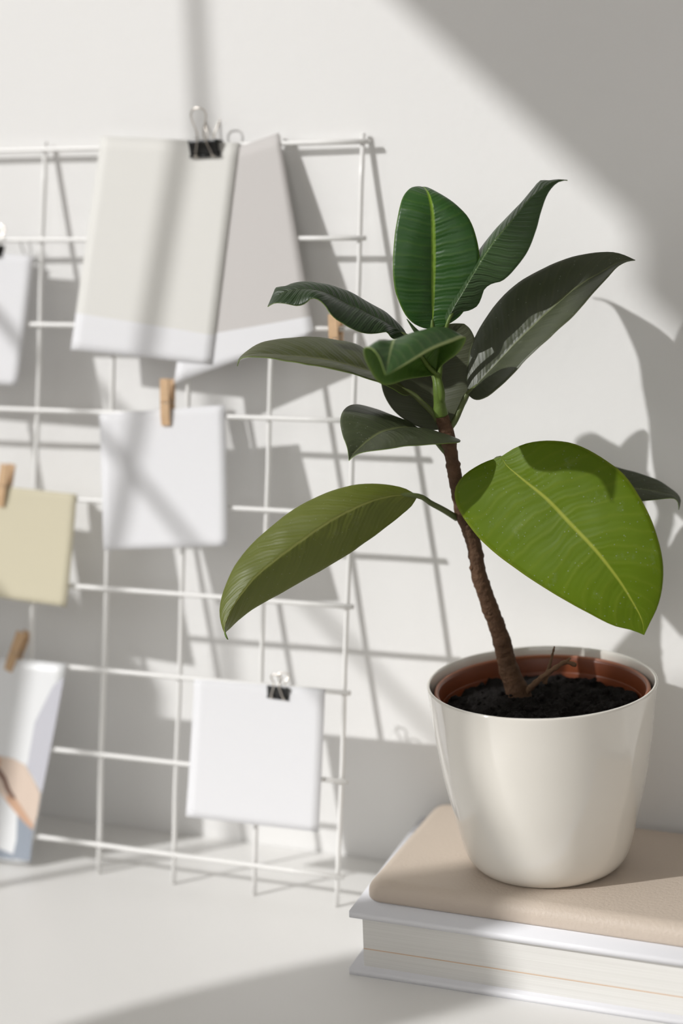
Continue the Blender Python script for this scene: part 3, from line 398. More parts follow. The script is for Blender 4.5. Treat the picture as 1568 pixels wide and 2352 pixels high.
 'R3': ([[[-0.4992,-0.0987,0.3235],[-0.4951,-0.0945,0.3274],[-0.4908,-0.0903,0.331],[-0.4856,-0.0861,0.3332],[-0.48,-0.0821,0.3347],[-0.4743,-0.0782,0.3358],[-0.4685,-0.0743,0.3366],[-0.4626,-0.0704,0.337],[-0.4566,-0.0667,0.3368],[-0.4506,-0.0632,0.3362],[-0.4446,-0.0596,0.3352],[-0.4386,-0.0561,0.3341],[-0.4328,-0.0523,0.3329],[-0.4279,-0.0478,0.3306],[-0.4222,-0.0442,0.3286],[-0.4164,-0.041,0.3263],[-0.4105,-0.0382,0.3236],[-0.4048,-0.0358,0.3204],[-0.3993,-0.0336,0.3165],[-0.3937,-0.0329,0.3124],[-0.3901,-0.0363,0.308],[-0.3904,-0.04,0.302]],[[-0.4992,-0.0987,0.3235],[-0.4939,-0.0957,0.3252],[-0.4884,-0.0927,0.3263],[-0.4827,-0.0897,0.3263],[-0.4771,-0.0868,0.3259],[-0.4714,-0.0839,0.3253],[-0.4658,-0.0811,0.3246],[-0.4602,-0.0782,0.324],[-0.4546,-0.0752,0.3234],[-0.449,-0.0723,0.3227],[-0.4434,-0.0693,0.322],[-0.4378,-0.0663,0.3213],[-0.4322,-0.0633,0.3206],[-0.4266,-0.0604,0.3199],[-0.421,-0.0575,0.3192],[-0.4154,-0.0546,0.3184],[-0.4098,-0.0517,0.3174],[-0.4043,-0.0489,0.3159],[-0.3989,-0.0461,0.3141],[-0.3935,-0.043,0.3125],[-0.3901,-0.0407,0.3083],[-0.3904,-0.04,0.302]],[[-0.4992,-0.0987,0.3235],[-0.4933,-0.0979,0.3209],[-0.4874,-0.0969,0.3186],[-0.4814,-0.0954,0.3168],[-0.4753,-0.0938,0.3152],[-0.4693,-0.0921,0.3138],[-0.4633,-0.0902,0.3125],[-0.4573,-0.088,0.3115],[-0.4514,-0.0854,0.3108],[-0.4457,-0.0824,0.3105],[-0.4401,-0.0792,0.3104],[-0.4345,-0.0759,0.3104],[-0.4289,-0.0727,0.3104],[-0.4232,-0.0696,0.3106],[-0.4176,-0.0665,0.311],[-0.412,-0.0633,0.3114],[-0.4065,-0.0599,0.3117],[-0.4014,-0.056,0.3119],[-0.3965,-0.0518,0.3118],[-0.3918,-0.0474,0.3114],[-0.3901,-0.0427,0.3078],[-0.3904,-0.04,0.302]]],
   [[-0.5241,-0.1169,0.3227],[-0.5144,-0.1092,0.3232],[-0.4992,-0.0987,0.3235]]),
}
STEM = [[-0.4887,-0.0925,0.1666,0.0095],[-0.4906,-0.0932,0.1737,0.0084],[-0.494,-0.0948,0.1839,0.0074],[-0.4977,-0.0964,0.196,0.0069],[-0.5014,-0.099,0.2165,0.0062],[-0.5051,-0.1006,0.2295,0.0058],[-0.5082,-0.102,0.2393,0.0057],[-0.5115,-0.1045,0.2527,0.0055],[-0.5138,-0.1055,0.2612,0.0056],[-0.515,-0.1061,0.2689,0.0051],[-0.5164,-0.1067,0.2819,0.0051],[-0.5184,-0.1089,0.2921,0.005],[-0.5218,-0.1127,0.3053,0.0053],[-0.5233,-0.1154,0.3164,0.0048],[-0.5241,-0.1175,0.3261,0.0047],[-0.5247,-0.1194,0.3352,0.005],[-0.5254,-0.1217,0.3461,0.0046],[-0.5263,-0.1237,0.3555,0.0047],[-0.5272,-0.1262,0.3663,0.005],[-0.5285,-0.1279,0.3725,0.0046],[-0.5297,-0.1299,0.3802,0.0048],[-0.5297,-0.1311,0.3863,0.004],[-0.5298,-0.1326,0.3954,0.0035],[-0.5319,-0.1314,0.4055,0.0022]]
SHEETS = {
 'grey_left': [[-0.2177, 0.5643, 0.0052], [-0.0977, 0.5562, 0.0052], [-0.115, 0.3903, 0.006], [-0.238, 0.3993, 0.0066]],
 'grey_left_band': [[-0.2276, 0.4275, 0.011], [-0.1123, 0.4121, 0.009]],
 'grey_right': [[-0.1268, 0.5449, 0.0045], [-0.0653, 0.5629, 0.0045], [-0.0305, 0.4151, 0.0045], [-0.1472, 0.3754, 0.0045]],
 'grey_right_band': [[-0.1369, 0.4054, 0.0045], [-0.0331, 0.4276, 0.0045]],
 'card_pin': [[-0.2125, 0.3499, 0.0045], [-0.1036, 0.3601, 0.0045], [-0.0946, 0.2544, 0.006], [-0.2034, 0.2449, 0.006]],
 'beige': [[-0.3268, 0.2912, 0.0045], [-0.2309, 0.2869, 0.0045], [-0.2342, 0.1988, 0.006], [-0.3314, 0.2037, 0.006]],
 'photo': [[-0.3593, 0.1543, 0.006], [-0.2351, 0.1536, 0.006], [-0.2649, -0.0083, 0.006], [-0.3714, -0.0104, 0.006]],
 'card_clip': [[-0.122, 0.1508, 0.0045], [-0.0123, 0.1524, 0.0045], [-0.0116, 0.0465, 0.006], [-0.1232, 0.0459, 0.006]],
 'card_edge': [[-0.3829, 0.4785, 0.0045], [-0.2769, 0.4721, 0.0045], [-0.2848, 0.37, 0.006], [-0.3915, 0.3738, 0.006]],
 'clip_big': [[-0.1254, 0.5514, 0.004], [-0.1265, 0.5818, 0.004]],
 'clip_small': [[-0.0504, 0.1468, 0.004]],
 'clip_edge': [[-0.3156, 0.4766, 0.004]],
 'pin_card': [[-0.1575, 0.3602, 0.004], [-0.154, 0.3786, 0.004], [-0.1524, 0.3428, 0.004]],
 'pin_beige': [[-0.2982, 0.2907, 0.004], [-0.2959, 0.3078, 0.004], [-0.3006, 0.274, 0.004]],
 'pin_photo': [[-0.2818, 0.1601, 0.004], [-0.2766, 0.1754, 0.004], [-0.2887, 0.1439, 0.004]],
 'pin_bare': [[-0.0139, 0.4195, 0.004], [-0.0147, 0.4291, 0.004], [-0.0123, 0.3947, 0.004]],
}
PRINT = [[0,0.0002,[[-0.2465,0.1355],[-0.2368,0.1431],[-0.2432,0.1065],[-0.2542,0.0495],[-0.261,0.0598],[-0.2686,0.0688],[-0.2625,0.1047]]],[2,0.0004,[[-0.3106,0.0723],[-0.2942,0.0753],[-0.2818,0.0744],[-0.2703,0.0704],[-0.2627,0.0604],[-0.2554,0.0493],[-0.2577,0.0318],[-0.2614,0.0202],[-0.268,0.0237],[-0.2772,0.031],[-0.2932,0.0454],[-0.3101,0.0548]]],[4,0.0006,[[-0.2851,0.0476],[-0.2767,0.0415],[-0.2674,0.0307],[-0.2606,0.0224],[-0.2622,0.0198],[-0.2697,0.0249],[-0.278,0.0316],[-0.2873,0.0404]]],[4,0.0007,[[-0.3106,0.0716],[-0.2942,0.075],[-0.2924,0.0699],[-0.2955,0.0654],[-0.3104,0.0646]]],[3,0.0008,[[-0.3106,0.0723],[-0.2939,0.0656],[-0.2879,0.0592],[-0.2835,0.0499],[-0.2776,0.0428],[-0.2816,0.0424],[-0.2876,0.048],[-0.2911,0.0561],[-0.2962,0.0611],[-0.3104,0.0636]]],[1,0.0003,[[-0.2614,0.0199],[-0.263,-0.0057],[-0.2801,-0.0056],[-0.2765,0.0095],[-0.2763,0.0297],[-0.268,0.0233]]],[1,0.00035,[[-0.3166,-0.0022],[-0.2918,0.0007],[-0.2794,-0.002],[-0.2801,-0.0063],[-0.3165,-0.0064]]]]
STIP = [(-0.5484, -0.1217, 0.4323), (-0.5502, -0.1247, 0.4361), (-0.553, -0.1283, 0.4421)]
TWIG_A = [(-0.4857, -0.0931, 0.1772), (-0.4768, -0.0996, 0.1861), (-0.4691, -0.1013, 0.1929), (-0.4592, -0.102, 0.2005), (-0.454, -0.0996, 0.2034), (-0.4475, -0.0966, 0.2009)]
TWIG_B = [(-0.4707, -0.0968, 0.1859), (-0.469, -0.0959, 0.1927), (-0.4661, -0.0967, 0.2016), (-0.4625, -0.0982, 0.2135)]
TWIG_C = [(-0.454, -0.0996, 0.2034), (-0.4526, -0.099, 0.2049), (-0.4509, -0.0982, 0.2063)]


# ------------------------------------------------------------------ room
FLOOR_Z = -0.74
bm = bmesh.new(); add_box(bm, (-1.62, 0.0, FLOOR_Z), (2.2, 0.12, 2.1)); struct(from_bm('wall_back', bm, M_wall, smooth=False))
bm = bmesh.new(); add_box(bm, (-1.62, -3.2, FLOOR_Z - 0.1), (2.2, 0.12, FLOOR_Z)); struct(from_bm('floor', bm, M_floor, smooth=False))
bm = bmesh.new(); add_box(bm, (2.2, -3.2, FLOOR_Z), (2.32, 0.12, 2.1)); struct(from_bm('wall_right', bm, M_room, smooth=False))
bm = bmesh.new()
add_box(bm, (-1.62, -3.32, FLOOR_Z), (-0.5, -3.2, 2.1)); add_box(bm, (1.5, -3.32, FLOOR_Z), (2.32, -3.2, 2.1))   # opening added behind the camera to let in frontal fill light
add_box(bm, (-0.5, -3.32, FLOOR_Z), (1.5, -3.2, 0.45)); add_box(bm, (-0.5, -3.32, 1.97), (1.5, -3.2, 2.1))
struct(from_bm('wall_front', bm, M_room, smooth=False))
bm = bmesh.new(); add_box(bm, (-1.62, -3.32, 2.1), (2.32, 0.12, 2.2)); struct(from_bm('ceiling', bm, M_room, smooth=False))
# the wall with the window the sun comes through
WX = -1.5
W_Y0, W_Y1, W_Z0, W_Z1 = -2.05, -0.34, 0.36, 1.569
bm = bmesh.new()
add_box(bm, (WX - 0.10, -3.2, FLOOR_Z), (WX, W_Y0, 2.1))
add_box(bm, (WX - 0.10, W_Y1, FLOOR_Z), (WX, 0.0, 2.1))
add_box(bm, (WX - 0.10, W_Y0, FLOOR_Z), (WX, W_Y1, W_Z0))
add_box(bm, (WX - 0.10, W_Y0, W_Z1), (WX, W_Y1, 2.1))
add_box(bm, (WX - 0.10, -0.757, W_Z0), (WX, W_Y1, 0.74))  # unseen block added in the opening to shade the lower left
struct(from_bm('wall_left', bm, M_wall, smooth=False))
bm = bmesh.new()
add_box(bm, (WX - 0.0085, -0.831 - 0.0042, W_Z0), (WX - 0.0005, -0.831 + 0.0042, W_Z1))        # slim mullion
add_box(bm, (WX - 0.0065, -1.075, 0.945 - 0.0035), (WX - 0.0005, W_Y1, 0.945 + 0.0035))  # glazing bar
add_box(bm, (WX - 0.0255, W_Y0, 1.455), (WX - 0.0005, -1.241, W_Z1))                       # unseen blind, sized to keep the sun off the upper right
struct(from_bm('window_1', bm, M_trim, smooth=False))
bm = bmesh.new()                                                                          # unseen post added on the sill, profiled to cast a soft shadow
add_lathe(bm, [(0, -0.28), (0.030, -0.28), (0.030, 0.0)] + [(p[0], p[1]) for p in spline([(0.031, 0.004, 0), (0.034, 0.09, 0), (0.044, 0.14, 0), (0.057, 0.20, 0), (0.061, 0.26, 0), (0.055, 0.31, 0), (0.041, 0.37, 0), (0.029, 0.43, 0), (0.024, 0.465, 0), (0.030, 0.495, 0), (0.041, 0.525, 0), (0.044, 0.555, 0), (0.036, 0.585, 0), (0.012, 0.602, 0)], 60)] + [(0, 0.603)], 48)
tp = struct(from_bm('shadow_post', bm, M_trim)); tp.location = (WX - 0.04, -1.345, W_Z0 + 0.28)

# desk
desk = thing('desk', 'white laminate desk against the wall, carrying the wire grid and the books', 'desk', (-0.4, -0.35, FLOOR_Z))
bm = bmesh.new(); add_box(bm, (-1.42, -0.72, -0.028), (0.75, -0.001, 0.0)); bevel_all(bm, 0.0015, 2); under(from_bm('tabletop', bm, M_desk, smooth=False), desk)
for x in (-1.36, 0.69):
    for y in (-0.66, -0.07):
        bm = bmesh.new(); add_box(bm, (x - 0.025, y - 0.025, FLOOR_Z), (x + 0.025, y + 0.025, -0.028)); under(from_bm('leg', bm, M_trim, smooth=False), desk)

# ------------------------------------------------------------------ wire grid leaning on the wall
G_ANG, G_YAW = 0.16771, 0.00489
GO = Vector((-0.63629, -0.09995, 0.01004))
GX = Vector((math.cos(G_YAW), math.sin(G_YAW), 0))
GUP = Vector((-math.sin(G_YAW), math.cos(G_YAW), 0)) * math.sin(G_ANG) + Vector((0, 0, 1)) * math.cos(G_ANG)
GN = GX.cross(GUP)                       # towards the room
def gp(u, v, n=0.0):
    return GO + GX * u + GUP * v + GN * n
SX = 0.0684256
DU = {0: 0.0009, 1: -0.0001, 2: -0.0015, 3: 0.0, 4: 0.0006}
DV = [-0.0046, -0.005, -0.0014, 0.0014, 0.0026, 0.0046, 0.0108, 0.0147, 0.0137]
COLS = {i: -(4 - i) * SX + DU.get(i, 0.0) for i in range(-3, 5)}
ROWS = [(8 - j) * 0.07 + DV[j] for j in range(9)]
WR = 0.0019
grid = thing('wire_grid', 'white wire grid panel leaning on the wall, hung with papers', 'wire grid', GO)
u_l, u_r = COLS[-3] - 0.006, COLS[4] + 0.0065
for v in ROWS:
    bm = bmesh.new()
    add_tube(bm, [gp(u_l + (u_r - u_l) * k / 12.0, v, WR + 0.0004 * math.sin(k * 1.7 + v * 40)) for k in range(13)], WR, 10)
    under(from_bm('wire', bm, M_wire), grid)
for i, u in COLS.items():
    bm = bmesh.new()
    add_tube(bm, [gp(u + 0.0004 * math.sin(k * 1.3 + i), -0.0097 + (ROWS[0] + 0.0065 + 0.0097) * k / 16.0, -WR) for k in range(17)], WR, 10)
    under(from_bm('wire', bm, M_wire), grid)

# ------------------------------------------------------------------ papers
def lerp(a, b, t):
    return a + (b - a) * t

def sheet(name, c, curl, mats, split=None, ns=14, nt=18, th=0.00035):
    """c: TL, TR, BR, BL in grid (u, v, n); split: (left, right) fraction where material 1 starts"""
    tl, tr, br, bl = [Vector(p) for p in c]
    rows = [k / nt for k in range(nt + 1)]
    bm = bmesh.new()
    layers = []
    for side in (0, 1):
        L = []
        for k, t0 in enumerate(rows):
            R = []
            for i in range(ns + 1):
                s = i / ns
                t = t0
                if split:
                    f = lerp(split[0], split[1], s)
                    kb = int(round(nt * 0.8))
                    t = f * k / kb if k <= kb else f + (1 - f) * (k - kb) / (nt - kb)
                p = tl.lerp(tr, s).lerp(bl.lerp(br, s), t)
                n = p.z + curl(s, t) - side * th
                R.append(bm.verts.new(gp(p.x, p.y, n)))
            L.append(R)
        layers.append(L)
    kb = int(round(nt * 0.8))
    for side, L in enumerate(layers):
        for k in range(nt):
            for i in range(ns):
                q = (L[k][i], L[k][i + 1], L[k + 1][i + 1], L[k + 1][i])
                f = bm.faces.new(q if side else q[::-1])
                f.material_index = 1 if (split and k >= kb) else 0
    A, B = layers
    for k in range(nt):
        for i in (0, ns):
            bm.faces.new((A[k][i], A[k + 1][i], B[k + 1][i], B[k][i]))
    for i in range(ns):
        for k in (0, nt):
            bm.faces.new((A[k][i], A[k][i + 1], B[k][i + 1], B[k][i]))
    o = from_bm(name, bm, mats)
    return o

flat = lambda s, t: 0.0
tag(sheet('grey_sheet', SHEETS['grey_right'], lambda s, t: 0.0004 * t, [M_print_mauve, M_paper], split=(0.80, 0.915)),
    'mauve grey sheet with white bottom border, tilted, behind the paler sheet', 'sheet of paper')
tag(sheet('grey_sheet', SHEETS['grey_left'], lambda s, t: 0.0012 * t * (1 - s), [M_print_pale, M_paper], split=(0.827, 0.868)),
    'pale grey sheet with white bottom border, the front one under the large black clip', 'sheet of paper')
tag(sheet('white_card', SHEETS['card_pin'], lambda s, t: 0.004 * t * t * (0.4 + 0.6 * s), [M_paper]),
    'blank white card held by one wooden clothespin in mid grid', 'card')
tag(sheet('beige_card', SHEETS['beige'], lambda s, t: 0.004 * t * t, [M_beige]),
    'blank beige card under a wooden clothespin at the left edge', 'card')
tag(sheet('white_card', SHEETS['card_clip'], lambda s, t: 0.003 * t * t, [M_paper]),
    'blank white card under the small black clip at the grid bottom', 'card')
tag(sheet('white_card', SHEETS['card_edge'], lambda s, t: 0.004 * t * t, [M_paper]),
    'blank white card cut by the left frame edge, above the beige card', 'card')
ph = sheet('photo_print', SHEETS['photo'], flat, [M_photo_white])
tag(ph, 'glossy photo print of a hand, pale blue to the right, at bottom left', 'photo print')
# the hand picture and a pale blue strip at its right
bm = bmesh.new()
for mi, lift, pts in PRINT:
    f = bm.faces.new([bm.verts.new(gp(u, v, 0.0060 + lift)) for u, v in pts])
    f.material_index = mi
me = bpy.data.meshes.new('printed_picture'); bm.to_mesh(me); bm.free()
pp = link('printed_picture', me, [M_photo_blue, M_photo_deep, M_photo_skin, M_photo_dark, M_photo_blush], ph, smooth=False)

# ------------------------------------------------------------------ binder clips and clothespins
def binder_clip(u, v, n0, W, H, D, HL, rot, label):
    """u, v: middle of the mouth (lower edge); W width, H body height, D spine depth, HL handle above the spine"""
    root = thing('binder_clip', label, 'clip', gp(u, v, n0), 'black binder clips on the grid')
    c, s = math.cos(rot), math.sin(rot)
    def P(x, y, z):
        return gp(u + c * x - s * y, v + s * x + c * y, n0 + z)
    bm = bmesh.new()
    prof = [(0.0007, 0.0), (0.0011, H * 0.25), (D * 0.36, H * 0.80), (D * 0.47, H * 0.97), (D * 0.40, H), (-D * 0.40, H), (-D * 0.47, H * 0.97), (-D * 0.36, H * 0.80), (-0.0011, H * 0.25), (-0.0007, 0.0)]
    nx = 10
    outer = [[bm.verts.new(P(W * (i / nx - 0.5), y, z)) for (z, y) in prof] for i in range(nx + 1)]
    inner = [[bm.verts.new(P(W * (i / nx - 0.5), min(y, H - 0.0005), z - math.copysign(0.0005, z))) for (z, y) in prof] for i in range(nx + 1)]
    m = len(prof)
    for i in range(nx):
        for k in range(m - 1):
            bm.faces.new((outer[i][k], outer[i + 1][k], outer[i + 1][k + 1], outer[i][k + 1]))
            bm.faces.new((inner[i][k], inner[i][k + 1], inner[i + 1][k + 1], inner[i + 1][k]))
        for k in (0, m - 1):
            bm.faces.new((outer[i][k], inner[i][k], inner[i + 1][k], outer[i + 1][k]))
    for i in (0, nx):
        for k in range(m - 1):
            bm.faces.new((outer[i][k], outer[i][k + 1], inner[i][k + 1], inner[i][k]))
    for sg in (1, -1):
        for a, b in ((-0.5, -0.36), (-0.22, 0.22), (0.36, 0.5)):
            add_tube(bm, [P(W * a, 0.0003, sg * 0.0012), P(W * b, 0.0003, sg * 0.0012)], 0.0009, 8)
    body = from_bm('clip_body', bm, M_black); under(body, root)
    for sg in (1, -1):
        half = [(0.29, 0.0003, 0.0022), (0.24, H * 0.35, 0.0034), (0.15, H * 0.85, D * 0.5 + 0.0010), (0.115, H * 1.15, D * 0.5 + 0.0022),
                (0.13, H + HL * 0.30, D * 0.5 + HL * 0.16), (0.22, H + HL * 0.58, D * 0.5 + HL * 0.22), (0.25, H + HL * 0.80, D * 0.5 + HL * 0.27), (0.16, H + HL * 0.96, D * 0.5 + HL * 0.31), (0.0, H + HL, D * 0.5 + HL * 0.32)]
        pts = [P(-W * x, y, sg * z) for x, y, z in half] + [P(W * x, y, sg * z) for x, y, z in half[-2::-1]]
        bm = bmesh.new()
        add_tube(bm, spline([tuple(p) for p in pts], 60), 0.00062, 8)
        add_tube(bm, [P(-W * 0.36, 0.0003, sg * 0.0014), P(-W * 0.22, 0.0003, sg * 0.0014)], 0.0010, 8)
        add_tube(bm, [P(W * 0.22, 0.0003, sg * 0.0014), P(W * 0.36, 0.0003, sg * 0.0014)], 0.0010, 8)
        under(from_bm('wire_handle', bm, M_steel), root)
    return root

binder_clip(-0.1255, 0.5462, 0.0062, 0.0250, 0.0122, 0.0105, 0.0225, 0.03, 'large black binder clip with raised wire handles, topmost on the grid')
binder_clip(-0.0504, 0.1422, 0.0042, 0.0178, 0.0090, 0.0070, 0.0095, -0.04, 'small black binder clip on the white card at the grid bottom')
binder_clip(-0.3145, 0.4715, 0.0042, 0.0178, 0.0090, 0.0080, 0.0165, 0.0, 'black binder clip half cut by the left frame edge, on the upper left white card')

def clothespin(mid, top, bot, n0, label, half_t):
    """wooden spring pin in the grid plane; mid/top/bot are (u, v); its mouth is at the lower end"""
    d = Vector((top[0] - bot[0], top[1] - bot[1]))
    Ln = d.length
    d.normalize()
    e = Vector((d.y, -d.x))
    w = 0.0072
    root = thing('clothespin', label, 'clothespin', gp(bot[0], bot[1], n0), 'wooden clothespins on the grid')
    def P(x, y, z):
        return gp(bot[0] + d.x * y + e.x * x, bot[1] + d.y * y + e.y * x, n0 + z)
    for sg in (1, -1):
        z0 = half_t
        prof = [(z0, 0.0), (z0, Ln * 0.16), (z0 + 0.0006, Ln * 0.20), (z0, Ln * 0.25), (z0, Ln * 0.46), (z0 + 0.0006, Ln * 0.60), (z0 + 0.0018, Ln), (z0 + 0.0034, Ln), (z0 + 0.0034, Ln * 0.60), (z0 + 0.0032, Ln * 0.52), (z0 + 0.0026, Ln * 0.48), (z0 + 0.0032, Ln * 0.44), (z0 + 0.0030, Ln * 0.22), (z0 + 0.0016, 0.0)]
        bm = bmesh.new()
        a = [bm.verts.new(P(-w / 2, y, sg * z)) for z, y in prof]
        b = [bm.verts.new(P(w / 2, y, sg * z)) for z, y in prof]
        bm.faces.new(a); bm.faces.new(b[::-1])
        for i in range(len(prof)):
            j = (i + 1) % len(prof)
            bm.faces.new((a[i], b[i], b[j], a[j]))
        bmesh.ops.triangulate(bm, faces=[f for f in bm.faces if len(f.verts) > 4])
        under(from_bm('jaw', bm, M_wood, smooth=False), root)
    bm = bmesh.new()
    pts = []
    for k in range(49):
        an = k / 48.0 * 4 * 2 * math.pi
        pts.append(P(-w * 0.42 + w * 0.84 * k / 48.0, Ln * 0.50 + 0.0016 * math.cos(an), 0.0016 * math.sin(an)))
    add_tube(bm, pts, 0.0004, 6)
    for sg in (1, -1):
        x = sg * w * 0.42
        add_tube(bm, [P(x, Ln * 0.50, 0.0016 * sg), P(x, Ln * 0.49, sg * (half_t + 0.0031)), P(-x * 0.2, Ln * 0.48, sg * (half_t + 0.0031))], 0.0004, 6)
    under(from_bm('spring', bm, M_steel), root)
    return root
def pin(key, label):
    m, t, b = SHEETS[key]
    clothespin(m, t, b, 0.0030, label, 0.0021)
pin('pin_card', 'wooden clothespin holding the white card in mid grid')
pin('pin_beige', 'wooden clothespin holding the beige card at the left edge')
pin('pin_photo', 'slanted wooden clothespin above the photo print at lower left')
pin('pin_bare', 'wooden clothespin on a bare wire behind the plant\'s upper left leaves')

# ------------------------------------------------------------------ books under the pot
book = thing('hardcover_book', 'thick white hardcover book lying flat on the desk under the beige notebook', 'book', (-0.40, -0.11, 0.0))
top_poly = [(-0.5770, -0.2030), (-0.195, -0.2065), (-0.205, -0.012), (-0.6030, -0.012)]
bot_poly = [(-0.5766, -0.2070), (-0.195, -0.2065), (-0.205, -0.012), (-0.6030, -0.012)]
pg_poly = [(-0.5685, -0.2000), (-0.200, -0.2025), (-0.210, -0.017), (-0.5940, -0.017)]
bm = bmesh.new(); add_prism(bm, top_poly, 0.0398, 0.0445); bevel_all(bm, 0.0016, 3); under(from_bm('front_cover', bm, M_cover), book)
bm = bmesh.new(); add_prism(bm, bot_poly, 0.0, 0.0046); bevel_all(bm, 0.0016, 3); under(from_bm('back_cover', bm, M_cover), book)
bm = bmesh.new(); add_prism(bm, [(-0.603, -0.0165), (-0.2049, -0.0165), (-0.205, -0.012), (-0.603, -0.012)], 0.0046, 0.0398); under(from_bm('spine', bm, M_cover, smooth=False), book)
bm = bmesh.new(); add_prism(bm, pg_poly, 0.0176, 0.0398); under(from_bm('page_block', bm, M_pages, smooth=False), book)
bm = bmesh.new(); add_prism(bm, pg_poly, 0.0046, 0.0170); under(from_bm('page_block', bm, M_pages, smooth=False), book)
dp = [(-0.5683, -0.2003), (-0.200, -0.2028), (-0.210, -0.017), (-0.5940, -0.017)]
bm = bmesh.new(); add_prism(bm, dp, 0.0170, 0.0176); o = under(from_bm('bookmark_sheet', bm, M_divider, smooth=False), book); o['label'] = 'thin pale orange sheet between the pages'

nb_poly = [(-0.5735, -0.1840), (-0.235, -0.1905), (-0.245, -0.0190), (-0.5905, -0.0115)]
bm = bmesh.new()
def round_outline(poly, inset, r, seg=8):
    """counter-clockwise polygon moved inwards, its corners rounded with radius r"""
    n = len(poly)
    out = []
    for i in range(n):
        p0, p1, p2 = Vector(poly[i - 1]), Vector(poly[i]), Vector(poly[(i + 1) % n])
        d1, d2 = (p1 - p0).normalized(), (p2 - p1).normalized()
        n1, n2 = Vector((-d1.y, d1.x)), Vector((-d2.y, d2.x))
        h = (n1 + n2).normalized()
        c = p1 + h * ((inset + r) / max(0.2, h.dot(n1)))
        a0, a1 = math.atan2(-n1.y, -n1.x), math.atan2(-n2.y, -n2.x)
        while a1 < a0:
            a1 += 2 * math.pi
        for k in range(seg + 1):
            a_ = a0 + (a1 - a0) * k / seg
            out.append((c.x + r * math.cos(a_), c.y + r * math.sin(a_)))
    return out
NB0, NB1 = 0.0446, 0.0598
prof_nb = [(0.0030, NB0)] + [(0.0030 * (1 - math.sin(t * math.pi / 12)), NB0 + 0.0030 * (1 - math.cos(t * math.pi / 12))) for t in range(1, 7)]
prof_nb += [(0.0098 * (1 - math.cos(t * math.pi / 24)), NB1 - 0.0098 * (1 - math.sin(t * math.pi / 24))) for t in range(0, 13)]
rings = []
for ins, z in prof_nb:
    rings.append([bm.verts.new((x, y, z)) for x, y in round_outline(nb_poly, ins, max(0.0125 - ins, 0.0022))])
for A, B in zip(rings, rings[1:]):
    for k in range(len(A)):
        bm.faces.new((A[k], A[(k + 1) % len(A)], B[(k + 1) % len(A)], B[k]))
bm.faces.new(rings[0][::-1])
for k in range(len(rings[-1])):
    pass
cen = bm.verts.new((sum(v.co.x for v in rings[-1]) / len(rings[-1]), sum(v.co.y for v in rings[-1]) / len(rings[-1]), NB1))
for k in range(len(rings[-1])):
    bm.faces.new((rings[-1][k], rings[-1][(k + 1) % len(rings[-1])], cen))
nb = from_bm('notebook', bm, M_leather)
tag(nb, 'beige leather-look notebook between the white book and the cream pot', 'notebook')

# ------------------------------------------------------------------ planter
RIM = Vector((-0.46606, -0.11558, 0.19358))
PH = 0.1324
axis = Vector((-0.416466, 0.887792, 0)).normalized()
TILT = Matrix.Rotation(math.radians(2.4), 4, Vector((0.908, 0.418, 0)).normalized()) @ Matrix.Rotation(math.radians(-1.15), 4, axis)
BASE = RIM - (TILT @ Vector((0, 0, PH)))
prof = [(0, 0.0), (0.046, 0.0), (0.0495, 0.0008), (0.0532, 0.0040), (0.0570, 0.0105), (0.0607, 0.0235), (0.0643, 0.0395), (0.0676, 0.0530), (0.0703, 0.0660), (0.0729, 0.0820), (0.0750, 0.0970), (0.0767, 0.1130), (0.0779, 0.1240), (0.0787, PH - 0.0016), (0.0788, PH - 0.0006),
        (0.0783, PH), (0.0772, PH), (0.0766, PH - 0.0008), (0.0764, PH - 0.004), (0.0752, 0.112), (0.0735, 0.095), (0.0695, 0.068), (0.062, 0.035), (0.054, 0.012), (0.044, 0.004), (0, 0.004)]
pot_prof = [p for p in spline([(r, z, 0.0) for r, z in prof[2:14]], 40)]
bm = bmesh.new()
add_lathe(bm, [prof[0], prof[1]] + [(p[0], p[1]) for p in pot_prof] + prof[14:], 128)
planter = from_bm('planter', bm, M_cream)
planter.matrix_world = Matrix.Translation(BASE) @ TILT
tag(planter, 'glossy cream flowerpot standing on the beige notebook, holding the rubber plant', 'flowerpot')

# ------------------------------------------------------------------ rubber plant in its inner pot
plant = thing('rubber_plant', 'rubber plant with dark glossy leaves in a terracotta inner pot inside the cream pot', 'potted plant', BASE + (TILT @ Vector((0, 0, 0.0045))))
NH = PH - 0.0055 - 0.0045
nprof = [(0, 0.0), (0.046, 0.0), (0.050, 0.004), (0.0690, NH - 0.012), (0.0695, NH - 0.0105), (0.0728, NH - 0.010), (0.0734, NH - 0.009), (0.0737, NH - 0.002), (0.0733, NH - 0.0004), (0.0722, NH), (0.0710, NH - 0.0005), (0.0703, NH - 0.002), (0.0692, NH - 0.012), (0.0660, NH - 0.035), (0, NH - 0.035)]
bm = bmesh.new(); add_lathe(bm, nprof, 128)
np_ = from_bm('nursery_pot', bm, M_terra); np_.parent = plant
np_.rotation_euler = TILT.to_euler()
np_['label'] = 'terracotta coloured plastic inner pot'
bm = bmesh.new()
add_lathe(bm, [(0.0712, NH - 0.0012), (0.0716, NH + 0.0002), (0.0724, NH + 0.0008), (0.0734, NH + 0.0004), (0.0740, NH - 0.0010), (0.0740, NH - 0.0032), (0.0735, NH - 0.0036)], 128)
pr = from_bm('pot_rim', bm, M_rim_lit); pr.parent = plant; pr.rotation_euler = TILT.to_euler(); pr['label'] = 'terracotta rim with its lit highlight in the colour'
